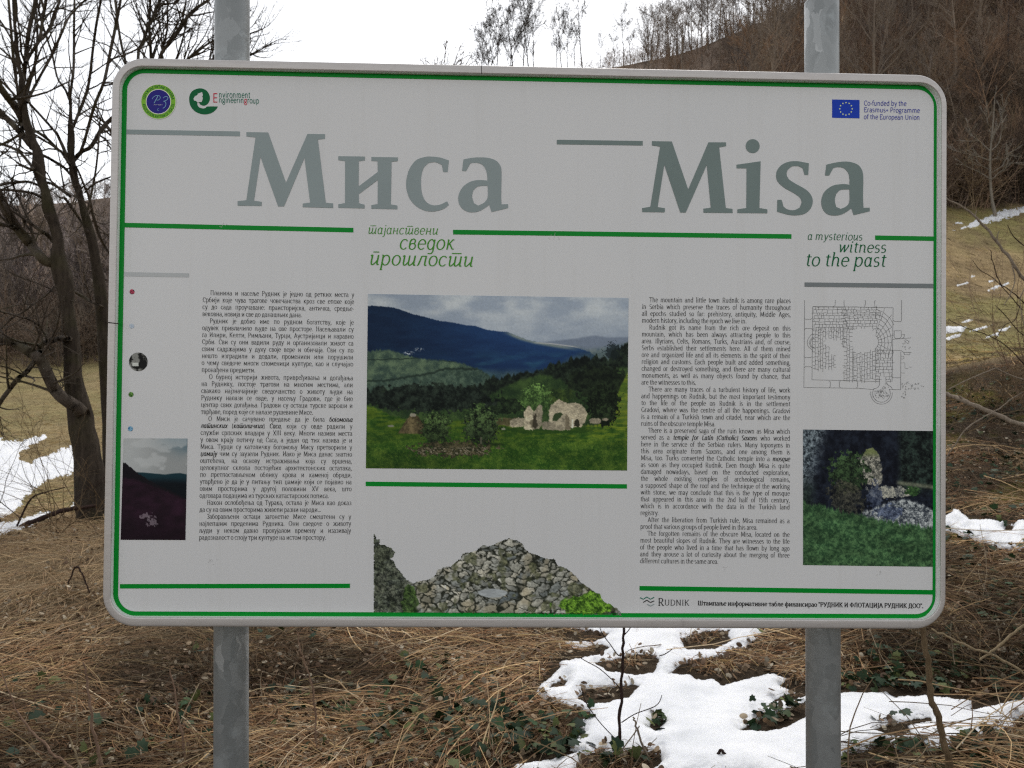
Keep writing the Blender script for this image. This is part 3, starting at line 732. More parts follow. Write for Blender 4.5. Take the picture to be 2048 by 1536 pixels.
# ---- single sticks and stems one can pick out
STEM = {k: mat_bark('stem_' + k, a, b, 60) for k, (a, b) in dict(dark=((.022, .013, .011), (.055, .032, .026)), brown=((.10, .068, .038), (.20, .142, .082)), grey=((.17, .135, .10), (.32, .26, .20)), straw=((.22, .165, .10), (.36, .28, .17)), pink=((.17, .105, .07), (.30, .20, .14))).items()}
def ground_Y(u, v, Y):
    for _ in range(40):
        w = world(u, v, Y); Y += (w[2] - float(hgt(w[0], w[1]))) / max((v - CV) / F, .05) * .7
        Y = min(max(Y, 1.5), 30)
    return Y
def stick(name, cat, label, pts, Y, mat, sides=(), group=None, root=True):
    """pts (u, v, width px); Y a depth or one depth per point; side shoots are part of the same stick"""
    p = np.array(pts, float); n = max(8, 4 * len(p))
    c = catmull(np.column_stack([p, np.broadcast_to(np.asarray(Y, float), (len(p),))]), n)
    P = np.array([world(a, b, d) for a, b, _, d in c]); R = c[:, 2] / 2 / F * c[:, 3]
    g = Geo(); rr = np.random.default_rng(int(abs(p[0, 0]) + p[0, 1]))
    R = R * (1 + .12 * np.sin(np.arange(n) * 2.1)); P[1:-1] += rr.normal(0, .0022, (n - 2, 3)) * min(1, R.mean() / .004)
    V, Q = tubes(P[None], R[None], 8); g.add(V, Q)
    for (sp, sY) in sides:
        q = np.array(sp, float); m = max(6, 3 * len(q)); cc = catmull(np.column_stack([q, np.broadcast_to(np.asarray(sY, float), (len(q),))]), m)
        PP = np.array([world(a, b, d) for a, b, _, d in cc]); V, Q = tubes(PP[None], (cc[:, 2] / 2 / F * cc[:, 3])[None], 5); g.add(V, Q)
    o = obj(name, g.mesh(name, True), STEM[mat]); tag(o, label, cat, group); return o
Yb = ground_Y(1235, 1515, 2.9)
stick('bare_sapling', 'sapling', 'thin dark leafless sapling rising out of the snow below the middle of the board', [(1233,1560,8),(1236,1520,7),(1240,1440,6.5),(1243,1370,6),(1246,1300,5.5),(1247,1250,5),(1249,1150,4),(1250,1060,2.5)], Yb, 'dark',
 [([(1245,1310,2.5),(1236,1310,2.5),(1220,1288,2),(1205,1268,2),(1198,1250,1.5)], Yb), ([(1241,1379,2.5),(1230,1365,2),(1200,1338,2),(1175,1324,1.8),(1158,1314,1.5)], Yb), ([(1243,1445,2.5),(1270,1428,2),(1305,1415,2),(1318,1405,1.8),(1324,1390,1.5)], Yb - .05), ([(1228,1475,2),(1200,1445,2),(1178,1415,2),(1168,1395,1.6),(1163,1373,1.6)], Yb - .05), ([(1248,1270,2.5),(1256,1262,2),(1264,1250,2),(1272,1236,1.5)], Yb), ([(1318,1312,2),(1330,1308,2),(1345,1298,1.5)], Yb + .1)])
stick('bent_stem', 'stem', 'thick brown bent woody stem leaning beside the right hand post', [(1905,1575,15),(1896,1520,14),(1885,1470,13),(1873,1425,13),(1862,1400,12.5),(1859,1350,12),(1851,1300,11.5),(1845,1262,11),(1838,1210,10),(1836,1120,8),(1840,1000,5)], [2.75]*11, 'brown', [([(1840,1275,5),(1830,1265,4),(1822,1255,3)], 2.76)])
stick('arching_branch', 'branch', 'long bare grey branch arching down across the meadow at right', [(1880,392,3),(1895,398,3.5),(1930,417,4),(1955,438,4.5),(1980,466,5),(2010,505,5.5),(2035,540,6),(2070,590,7),(2130,700,9),(2170,850,12),(2190,1000,14)], [4.0,4.0,4.0,4.0,4.0,4.0,4.0,4.05,4.2,4.4,4.6], 'grey',
 [([(1995,487,2.5),(1994,475,2),(1998,462,1.5)], 4.0), ([(2024,530,2.5),(2030,560,2),(2020,590,1.8),(2008,610,1.2)], 3.95), ([(2050,575,2),(2040,600,2),(2046,640,1.6),(2060,700,1.4)], 3.9), ([(1950,432,2),(1952,425,1.8),(1953,420,1)], 4)])
stick('bramble', 'bramble', 'fine dark bramble stems tangled at the right edge above the bank', [(1981,500,1.2),(1985,520,1.6),(1993,550,2),(2005,570,2),(2030,590,2.2),(2060,620,2.5),(2100,700,3)], 4.3, 'dark',
 [([(1945,520,1),(1960,540,1.4),(1985,555,1.5),(2010,580,1.7),(2045,620,2)], 4.4), ([(2015,450,1.2),(2025,470,1.8),(2040,485,2.2),(2060,500,2.5)], 4.2), ([(1990,610,1.2),(2010,630,1.6),(2035,660,1.8),(2060,680,2)], 4.5), ([(2040,610,1.4),(2030,640,1.5),(2010,650,1.5),(1990,680,1.5)], 4.4), ([(1898,640,1.2),(1930,655,1.5),(1975,670,1.8),(2010,690,2),(2045,725,2.4),(2080,770,3)], 4.3)])
stick('fallen_stick', 'stick', 'pale peeled stick lying on the bank right of the board, one end broken', [(1880,783,8),(1897,790,8),(1925,800,9),(1960,816,9),(2000,832,9),(2030,846,9),(2060,852,8)], [5.2,5.2,5.1,5.0,4.95,4.9,4.85], 'grey', [([(1928,799,5),(1922,795,5),(1918,792,3)], 5.1)])
stick('bramble', 'bramble', 'pale forked bramble stem in front of the mossy bank at right', [(1890,918,2),(1910,890,2.5),(1930,860,2.6),(1960,838,2.6),(1990,822,2.4),(2020,800,2),(2045,785,1.6)], 4.6, 'grey', [([(1960,838,2),(1945,848,2),(1930,862,2)], 4.6), ([(1895,780,2),(1930,762,2.2),(1970,745,2.2),(1992,736,2)], 4.8), ([(1990,735,2),(2020,750,2.2),(2050,760,2.4)], 4.7)])
stick('dry_stem', 'dry stem', 'long straight dry stem slanting from under the right corner of the board', [(1862,1258,4),(1880,1266,4),(1930,1290,4.5),(1980,1308,4.5),(2030,1335,5),(2070,1365,5)], 2.9, 'straw', group='dry stems')
stick('dry_stem', 'dry stem', 'yellow dry stalk crossing low at the right edge', [(1960,1320,4),(1990,1300,4.5),(2020,1272,5),(2060,1240,5)], 2.9, 'straw', group='dry stems')
for pts, Y, mt, lab in [
 ([(166,1324,3),(172,1350,4),(180,1400,5),(186,1450,5.5),(196,1500,6),(206,1540,6.5)], 2.9, 'pink', 'upright pinkish dry stem, tallest in the lower left corner'),
 ([(340,1338,3),(350,1390,3.5),(356,1430,4),(364,1470,4.5),(372,1540,5)], 3.0, 'pink', 'thin dry stem standing just left of the left post'),
 ([(4,1345,2),(28,1410,3),(60,1460,4),(90,1490,5),(115,1515,5),(150,1542,5)], 2.8, 'pink', 'reddish dry stem slanting up from the bottom left'),
 ([(136,1470,3),(150,1500,3.5),(163,1540,4)], 2.7, 'straw', 'short broken dry stem at the bottom left'),
 ([(594,1262,2.5),(604,1310,3),(622,1360,3.5),(628,1400,4),(632,1470,4),(634,1545,4)], 3.1, 'pink', 'thin wavy dry stem between the left post and the snow'),
 ([(155,1355,2),(153,1420,2),(155,1470,2),(152,1500,2)], 2.9, 'straw', 'hair thin upright straw in the lower left corner')]:
    stick('dry_stem', 'dry stem', lab, pts, Y, mt, group='dry stems')
yq = ground_Y(1430, 1530, 2.8)
stick('broken_twig', 'twig', 'dark twig bent into a sharp arch on the snow at the bottom', [(1416,1550,8),(1424,1530,7),(1434,1512,7),(1441,1501,6),(1447,1503,6),(1456,1518,7),(1468,1536,8),(1475,1550,8)], yq, 'dark', group='broken twigs')
stick('broken_twig', 'twig', 'grey twig leaning over the snow beside the thin sapling', [(1266,1434,3),(1272,1450,4),(1283,1485,4.5),(1294,1515,5),(1302,1545,5)], ground_Y(1298, 1525, 2.9), 'grey', [([(1279,1452,2.5),(1270,1465,2.5),(1255,1485,2.5),(1240,1505,2.5)], ground_Y(1298, 1525, 2.9))], group='broken twigs')
stick('broken_twig', 'twig', 'short stick lying in the dark hollow at the bottom of the snow', [(1235,1508,6),(1260,1505,7),(1290,1507,7),(1322,1503,8)], ground_Y(1290, 1505, 3) - .03, 'brown', group='broken twigs')
stick('broken_twig', 'twig', 'thin dark twig bent into an arch on the dry bank at left', [(137,1168,2.5),(143,1150,3),(150,1136,3.5),(157,1135,3.5),(165,1150,3),(173,1168,3),(180,1185,2.5)], 4.6, 'dark', group='broken twigs')
stick('broken_twig', 'twig', 'small stub of brown twig looped over at the bottom right', [(1926,1515,6),(1928,1495,7),(1932,1483,7),(1938,1488,7),(1940,1515,6)], ground_Y(1932, 1512, 3), 'brown', group='broken twigs')
stick('fallen_branch', 'branch', 'dark fallen branch lying along the edge of the field at far left', [(-60,1072,12),(0,1066,11),(20,1063,11),(60,1046,10),(100,1030,10),(130,1020,9),(170,1014,8),(190,1012,6)], [7.0,7.1,7.2,7.4,7.5,7.6,7.7,7.8], 'dark', [([(30,1060,4),(60,1000,4),(90,985,3),(130,975,2)], [7.2,7.1,7.1,7.1])])

# brambles round the foot of the left trees, scrub on the right bank
def bramble(name, label, u0, u1, vb, Y, n, seed, H, mat, lean=0):
    rng = np.random.default_rng(seed); B = Branches()
    for k in range(n):
        u = rng.uniform(u0, u1); y = Y + rng.uniform(-.5, .6); x = (u - CU) / F * y
        p = np.array([x, y, float(hgt(x, y)) - .03]); d = np.array([rng.normal(lean, .55), rng.normal(0, .4), 1])
        P = poly_branch(rng, p, d, H * rng.uniform(.5, 1.2), 8, .13, -.05); R = np.linspace(.0045, .0014, 9) * rng.uniform(.7, 1.3)
        B.add(P, R, 4); grow(rng, P, R, 0, 1, B, [(5, .4, .7, .14, -.02, .0014, .2), (3, .5, .7, .15, 0, .001)])
    o = obj(name, B.geo().mesh(name), STEM[mat]); tag(o, label, 'bramble', 'leafless brambles'); return o
bramble('bramble_bush', 'tangle of thin leafless brambles round the foot of the leaning tree', 90, 240, 1030, 7.4, 15, 3, 1.3, 'brown')
bramble('bramble_bush', 'thin leafless scrub at far left in front of the snowy field', -80, 110, 1050, 7.6, 5, 4, 1.4, 'dark')
bramble('bramble_bush', 'reddish brown leafless scrub at the right edge above the meadow', 2020, 2130, 700, 9.6, 20, 6, 2.2, 'pink', -.1)
bramble('bramble_bush', 'low dark brambles along the top of the right bank', 1890, 2080, 740, 9.0, 40, 7, 1.1, 'brown')
# ------------------------------------------------------------------ the information board
BW, BH = 1.5, 1.00424
b1 = np.array([.99961712, .02538071, -.01101933]); b2 = np.array([-.00817491, -.01443514, -.99986239])
b2 = b2 - b1 * (b1 @ b2); b2 /= np.linalg.norm(b2); b1 /= np.linalg.norm(b1)
bn = np.cross(b1, b2); bn = bn if bn[1] < 0 else -bn            # towards the viewer
bT = np.array([-.70753574, 1.36023747, CAMZ + .57885268])
HP = -.0115                                                     # the print sits this far behind the frame face
def on_board(u, v, h=0.):
    return bT + np.multiply.outer(np.asarray(u, float), b1) + np.multiply.outer(np.asarray(v, float), b2) + np.multiply.outer(np.asarray(h, float) + 0 * np.asarray(u, float), bn)
def to_uv(px, py, h=HP):
    """photo pixel -> metres on the board's own plane"""
    px = np.asarray(px, float); py = np.asarray(py, float)
    D = np.stack([(px - CU) / F, np.ones_like(px), -(py - CV) / F], -1)
    P0 = bT + bn * h - np.array([0, 0, CAMZ])
    s = (P0 @ bn) / (D @ bn)
    W = D * s[..., None] - P0
    return W @ b1, W @ b2
def print_at(px, py, lift):
    u, v = to_uv(px, py); return on_board(u, v, HP + np.asarray(lift))

base = np.array([0, 1.42, float(hgt(0, 1.42))])
board = empty('information_board', base)
tag(board, 'large bilingual information board in a grey metal frame on two galvanised posts', 'information board')
def bpart(name, V, faces, mat, parent=None, smooth=False, col=None, label=None):
    o = obj(name, mesh_np(name, np.asarray(V).reshape(-1, 3) - base, faces, smooth, col), mat, parent or board)
    if label: o['label'] = label
    return o

# materials
def mat_alu():
    m, nt, b = new_mat('brushed_aluminium')
    tc = nd(nt, 'TexCoord').outputs['Object']
    mp = nd(nt, 'Mapping'); mp.inputs['Scale'].default_value = (6, 6, 60); nt.links.new(tc, mp.inputs[0])
    h = noise(nt, 5, 6, .6, mp.outputs[0])
    o = ramp(nt, h, [(.3, (.58, .545, .52)), (.7, (.67, .635, .61))])
    o = mixc(nt, ramp(nt, noise(nt, 25, 6, .7, tc), [(.60, (0, 0, 0)), (.75, (.35,) * 3)]), o, (.34, .32, .30))
    nt.links.new(o, b.inputs['Base Color']); b.inputs['Metallic'].default_value = .35; b.inputs['Roughness'].default_value = .42
    return m
def mat_galv():
    m, nt, b = new_mat('galvanised_steel')
    tc = nd(nt, 'TexCoord').outputs['Object']
    mp = nd(nt, 'Mapping'); mp.inputs['Scale'].default_value = (1, 1, .6); nt.links.new(tc, mp.inputs[0])
    vo = nd(nt, 'TexVoronoi'); vo.inputs['Scale'].default_value = 42; vo.inputs['Randomness'].default_value = 1
    w = nd(nt, 'TexNoise'); w.inputs['Scale'].default_value = 14; w.inputs['Detail'].default_value = 4; nt.links.new(mp.outputs[0], w.inputs['Vector'])
    ad = nd(nt, 'MixRGB'); ad.inputs[0].default_value = .12; nt.links.new(mp.outputs[0], ad.inputs[1]); nt.links.new(w.outputs['Color'], ad.inputs[2])
    nt.links.new(ad.outputs[0], vo.inputs['Vector'])
    o = ramp(nt, vo.outputs['Color'], [(.15, (.24, .255, .255)), (.55, (.29, .305, .305)), (.86, (.33, .345, .345)), (.95, (.47, .485, .485))])
    s = ramp(nt, noise(nt, 9, 9, .75, tc), [(.54, (0, 0, 0)), (.62, (.75,) * 3)])
    o = mixc(nt, s, o, (.40, .43, .435))
    d = ramp(nt, noise(nt, 5, 8, .7, tc), [(.60, (0, 0, 0)), (.74, (.75,) * 3)])
    o = mixc(nt, d, o, (.11, .12, .12))
    nt.links.new(o, b.inputs['Base Color']); b.inputs['Metallic'].default_value = .45; b.inputs['Roughness'].default_value = .42
    bump(nt, b, noise(nt, 90, 5, .6, tc), .12, .004)
    return m
ALU, GALV = mat_alu(), mat_galv()
def lift_tone(v): return np.clip(np.asarray(v, float), 0, 255)
KREF = .365
def ink(name, rgb, rough=.38): return mat_flat(name, np.minimum(lin(lift_tone(rgb)) / KREF, .95), rough, .14, .04, 9)
def mat_panel():
    m, nt, b = new_mat('panel_laminate')
    tc = nd(nt, 'TexCoord').outputs['Object']
    o = ramp(nt, noise(nt, 2.3, 4, .5, tc), [(.3, (.785, .787, .788)), (.7, (.815, .812, .808))])
    s = ramp(nt, noise(nt, 40, 6, .7, tc), [(.70, (0, 0, 0)), (.80, (.25,) * 3)])
    o = mixc(nt, s, o, (.55, .55, .54))
    mp = nd(nt, 'Mapping'); mp.inputs['Scale'].default_value = (30, 30, 1.2); nt.links.new(tc, mp.inputs[0])
    o = mixc(nt, ramp(nt, noise(nt, 1.0, 5, .7, mp.outputs[0]), [(.52, (0, 0, 0)), (.75, (.22,) * 3)]), o, (.62, .60, .56))
    nt.links.new(o, b.inputs['Base Color']); b.inputs['Roughness'].default_value = .28; b.inputs['Specular IOR Level'].default_value = .4
    return m
PANEL = mat_panel()
GREEN = ink('ink_green', (0, 92, 26)); GREYA = ink('ink_grey_light', (99, 107, 107)); GREYB = ink('ink_grey_dark', (81, 91, 89)); GREYC = ink('ink_grey_rule', (128, 130, 130)); GREYD = ink('ink_grey_slate', (84, 88, 89))  # left title's grey is lighter than the right's: glare put into the ink
BLACK = ink('ink_black', (24, 23, 23)); NAVY = ink('ink_navy', (27, 24, 88)); BLUE = ink('ink_blue', (14, 40, 122)); TEXTBLUE = ink('ink_text_blue', (48, 52, 112))
LEAFG = ink('ink_leaf_green', (46, 98, 26)); DEEPG = ink('ink_deep_green', (4, 66, 36)); LIME = ink('ink_lime', (86, 128, 34)); RED = ink('ink_red', (138, 22, 44)); PALEY = ink('ink_pale', (178, 196, 150)); PALEB = ink('ink_pale_blue', (88, 118, 140)); TEAL = ink('ink_teal', (12, 78, 62)); PLANK = ink('ink_plan', (66, 66, 66)); WHITE = PANEL
SMUDGE = ink('ink_smudge', (128, 127, 126))

def rring(ins, r, n=10):
    """rounded rectangle on the board, ins = left, top, right, bottom insets in metres"""
    x0, y0, x1, y1 = ins[0], ins[1], BW - ins[2], BH - ins[3]; P = []
    for cx, cy, a0 in ((x1 - r, y0 + r, -90), (x1 - r, y1 - r, 0), (x0 + r, y1 - r, 90), (x0 + r, y0 + r, 180)):
        for k in range(n + 1):
            a = math.radians(a0 + 90 * k / n); P.append((cx + r * math.cos(a), cy + r * math.sin(a)))
    return np.array(P)
def loft(rings):
    n = len(rings[0]); j = np.arange(n); jn = (j + 1) % n
    return np.concatenate([np.stack([k * n + j, k * n + jn, (k + 1) * n + jn, (k + 1) * n + j], -1) for k in range(len(rings) - 1)])
_a, _b = to_uv([239.8, 700, 1875.6, 760, 1260], [455, 146.8, 580, 1232, 1235.5])
side = np.array([_a[0], _b[1], BW - _a[2], BH - (_b[3] + _b[4]) / 2]) / .0165
prof = [(.004, -.028), (0, -.027), (0, -.0042), (.0009, -.0016), (.0028, -.0004), (.0050, 0), (.0140, 0), (.0150, -.0001), (.0159, -.0006), (.0163, -.0014), (.0164, -.0022), (.0165, -.0027)]
rings = [rring(side * o if k > 1 else (o,) * 4, max(.057 - o, .02), 12) for k, (o, _) in enumerate(prof)]
V = np.concatenate([on_board(r[:, 0], r[:, 1], h) for r, (_, h) in zip(rings, prof)])
fr = bpart('frame', V, loft(rings), ALU, smooth=True)
wl = [rring(side * .0165, .0405, 12)] * 2
bpart('frame_lip', np.vstack([on_board(wl[0][:, 0], wl[0][:, 1], -.0026), on_board(wl[1][:, 0], wl[1][:, 1], -.0130)]), loft(wl), mat_flat('lip_skylit', (.93, .93, .92), .35, .4), fr)  # inner wall of the frame, near-white colour stands in for skylight on it
SEAM = mat_flat('seam_dark', (.05, .045, .04), .8, .1)
def bquad(p, lift): return on_board(*to_uv([a for a, _ in p], [b for _, b in p], 0), lift)
for p in ([(216.5, 644), (238, 646.5), (238, 648.5), (216.5, 646)], [(962, 131), (963.2, 131), (963.6, 148), (962.6, 148)]):
    bpart('frame_joint', bquad(p, .0004), [[(0, 1, 2, 3)]], SEAM)
# panel plate
po = rring((.011,) * 4, .045, 12); n = len(po); j = np.arange(n); jn = (j + 1) % n
V = np.vstack([on_board(po[:, 0], po[:, 1], HP), on_board(po[:, 0], po[:, 1], HP - .003)])
bpart('panel', V, [np.stack([j, jn, jn + n, j + n], -1), j[None, ::-1], (j + n)[None]], PANEL)
# back channel that holds the plate to the posts
for v in (.2, .8):
    uu = np.array([.10, 1.40, 1.40, .10] * 2); vv = np.array([v - .02, v - .02, v + .02, v + .02] * 2); hh = np.array([-.0147] * 4 + [-.0275] * 4)
    bpart('mounting_rail', on_board(uu, vv, hh), [[(0, 1, 2, 3), (7, 6, 5, 4), (0, 4, 5, 1), (1, 5, 6, 2), (2, 6, 7, 3), (3, 7, 4, 0)]], ALU)
# posts
def post(ut, vt, ub, top_dome):
    Y = 1.36 + .0254 * ((ut - 224) / 1671 * 1.5) + .0285 + .0325
    a, c = world(ut, vt, Y), world(ub, 1536, Y)
    d = unit(a - c); foot = c + d * ((-.45 - c[2]) / d[2]); r = .0310
    Z = [foot, a - d * .004, a, a, a + d * .002]; R = [r, r, r, r * .93, r * .5]
    hgts = np.linspace(0, 1, 24); P = [foot + (a - d * .004 - foot) * s for s in hgts] + [a - d * .001, a, a + d * .002, a + d * .003]
    R = [r] * 24 + [r * .99, r * .955, r * .7, r * .02]
    V, Q = tubes(np.array(P)[None], np.array(R)[None], 40)
    return bpart('post', V, Q, GALV, smooth=True)
post(464.6, -60, 462.4, 1); post(1643.2, 2.5, 1646.4, 1)

# ---- flat printed shapes
def bar(name, p, mat, lift=.0004):
    """strip from its left and right end: (x, top y, bottom y) each"""
    (x0, a0, c0), (x1, a1, c1) = p
    s = np.linspace(0, 1, 9); X = x0 + (x1 - x0) * s
    V = np.vstack([print_at(X, a0 + (a1 - a0) * s, lift), print_at(X, c0 + (c1 - c0) * s, lift)]); i = np.arange(8)
    return bpart(name, V, np.stack([i, i + 1, i + 10, i + 9], -1), mat)
ui, vi = to_uv([251, 1866.3, 1866.3, 239.8, 248.2], [145.4, 180, 1231.5, 1219.3, 480])
inn = (ui[4], (vi[0] + vi[1]) / 2, BW - (ui[1] + ui[2]) / 2, BH - (vi[2] + vi[3]) / 2)
inn = (.5 * (ui[3] + ui[0]), inn[1], inn[2], inn[3])
ra, rb = rring((.013,) * 4, .045, 12), rring(inn, .031, 12)
bpart('green_border', np.vstack([on_board(ra[:, 0], ra[:, 1], HP + .0005), on_board(rb[:, 0], rb[:, 1], HP + .0005)]), loft([ra, rb]), GREEN)
for p in (((248, 445.6, 454.8), (706.8, 455.7, 464.9)), ((906.2, 459.6, 469), (1582.8, 468.4, 477.6)), ((1750.2, 470.9, 480), (1868, 473, 482)),
          ((731.4, 963.2, 972.2), (1253.8, 968.4, 977.2)), ((240, 1168, 1177), (700, 1167.2, 1176)), ((1279, 1171.8, 1181), (1868, 1180, 1189.2))):
    bar('green_rule', p, GREEN)
for p, m in ((((250, 259, 268.4), (480, 263, 272.6)), GREYA), (((1113.6, 279.6, 288.8), (1285.4, 282, 291.2)), GREYB), (((247, 544, 552.6), (378, 546.6, 554.6)), GREYC), (((1609, 564.8, 573.6), (1868, 567.6, 576.6)), GREYD)):
    bar('grey_rule', p, m)

from mathutils.geometry import tessellate_polygon
def smooth_poly(P, thr=38):
    """round the gentle bends of a traced outline, keep its corners"""
    P = np.asarray(P, float); n = len(P); a = P - np.roll(P, 1, 0); b = np.roll(P, -1, 0) - P
    ang = np.degrees(np.abs(np.arctan2(a[:, 0] * b[:, 1] - a[:, 1] * b[:, 0], (a * b).sum(1))))
    c = [i for i in range(n) if ang[i] > thr]
    if len(c) < 2: return catmull(np.vstack([P[-1:], P, P[:2]]), 5 * n)[5:-5]
    out = []
    for k, i in enumerate(c):
        j = c[(k + 1) % len(c)]; m = (j - i) % n or n
        run = P[[(i + q) % n for q in range(m + 1)]]
        out.append(run[:-1] if m < 2 else catmull(run, m * 5 + 1)[:-1])
    return np.vstack(out)
def fill(polys, lift, g, soft=True):
    """outline (with holes) in photo pixels -> triangles"""
    R = [smooth_poly(p) if soft else np.asarray(p, float) for p in polys]
    T = tessellate_polygon([[Vector((x, y, 0)) for x, y in r] for r in R])
    P = np.vstack(R); g.add(print_at(P[:, 0], P[:, 1], lift), T=np.array(T))
def gpart(name, g, mat, parent=None, label=None):
    o = obj(name, g.mesh(name), mat, parent or board); o.data.transform(Matrix.Translation(-Vector(base)))
    if label: o['label'] = label
    return o
def Z(ox, oy, s, pts): return [(ox + x / s, oy + y / s) for x, y in pts]
s4 = 4.096
g = Geo()
fill([Z(200, 100, s4, [(1200,673),(1378,676),(1524,1088),(1700,688),(1843,690),(1843,728),(1785,733),(1850,1252),(1910,1257),(1910,1294),(1662,1288),(1662,1258),(1722,1250),(1676,882),(1508,1282),(1460,1282),(1315,875),(1262,1236),(1325,1243),(1325,1278),(1128,1275),(1128,1238),(1200,1231),(1275,717),(1200,708)])], .0006, g)
fill([[(676.8,312.4),(729.8,313.2),(729.8,321),(717.6,322.6),(717.2,373),(755.7,344),(755.2,322.7),(743,322),(743,314.1),(795.7,314.9),(795.7,322.4),(783.2,323.6),(781.8,408.8),(794.9,411.2),(794.9,418.7),(742.7,417.4),(742.7,410.5),(755.5,408),(755.7,360),(717.6,388.6),(718,406.4),(729.3,409.4),(729.3,417),(676.8,415.7),(676.8,408.6),(690.2,406.2),(690.4,322.4),(676.8,320.4)]], .0006, g)
fill([Z(700, 100, s4, [(810,905),(800,1000),(765,1000),(752,942),(700,920),(645,925),(605,965),(585,1030),(582,1110),(592,1185),(625,1245),(680,1272),(740,1266),(795,1240),(810,1270),(765,1303),(690,1323),(620,1318),(550,1285),(490,1220),(462,1130),(465,1050),(490,970),(540,905),(600,880),(660,873),(740,882)])], .0006, g)
AH = [(1128,1112),(1128,1205),(1100,1250),(1050,1275),(1015,1255),(1000,1200),(1010,1150),(1050,1118)]
fill([Z(700, 100, s4, [(930,897),(918,990),(950,994),(985,930),(1020,924),(1070,932),(1105,965),(1122,1015),(1126,1070),(1050,1066),(980,1082),(918,1130),(888,1200),(897,1268),(940,1315),(1000,1331),(1060,1320),(1110,1292),(1140,1268),(1160,1328),(1295,1295),(1295,1263),(1242,1265),(1238,1200),(1241,1000),(1226,940),(1190,903),(1130,884),(1060,880),(990,885)]), Z(700, 100, s4, AH)], .0006, g)
gpart('title_lettering', g, GREYA)
g = Geo()
fill([Z(1200, 100, s4, [(425,747),(588,750),(722,1143),(888,757),(1032,757),(1032,788),(975,798),(1030,1295),(1085,1302),(1085,1336),(847,1333),(847,1300),(907,1292),(874,942),(702,1332),(657,1332),(526,940),(472,1287),(530,1296),(530,1330),(345,1328),(345,1295),(412,1285),(492,792),(425,782)])], .0006, g)
fill([Z(1200, 100, s4, [(1118,940),(1315,912),(1305,1295),(1370,1305),(1370,1338),(1125,1336),(1125,1305),(1198,1295),(1200,970),(1118,970)])], .0006, g)
fill([Z(1200, 100, s4, [(1250 + 57 * math.cos(a), 788 + 57 * math.sin(a)) for a in np.linspace(0, 2 * math.pi, 32)[:-1]])], .0006, g, False)
fill([Z(1200, 100, s4, [(1710,928),(1705,1024),(1675,1024),(1660,970),(1620,952),(1570,956),(1535,985),(1528,1020),(1548,1060),(1600,1095),(1680,1140),(1725,1185),(1742,1235),(1727,1295),(1680,1340),(1610,1355),(1540,1350),(1450,1325),(1452,1228),(1487,1228),(1503,1285),(1540,1308),(1590,1312),(1635,1292),(1652,1250),(1638,1212),(1590,1175),(1510,1130),(1460,1085),(1442,1040),(1452,985),(1490,940),(1550,915),(1620,912)])], .0006, g)
fill([Z(1548, 100, s4, [(428,940),(417,1028),(450,1030),(485,968),(525,960),(572,970),(605,1005),(617,1050),(617,1104),(560,1099),(480,1112),(415,1160),(387,1230),(397,1300),(437,1345),(500,1357),(560,1345),(610,1315),(632,1297),(652,1353),(783,1322),(783,1292),(732,1293),(728,1200),(730,1040),(715,975),(680,937),(620,917),(560,915),(490,925)]), Z(1548, 100, s4, [(617,1142),(617,1240),(590,1282),(545,1302),(508,1285),(497,1235),(507,1180),(545,1147)])], .0006, g)
gpart('title_lettering', g, GREYB)

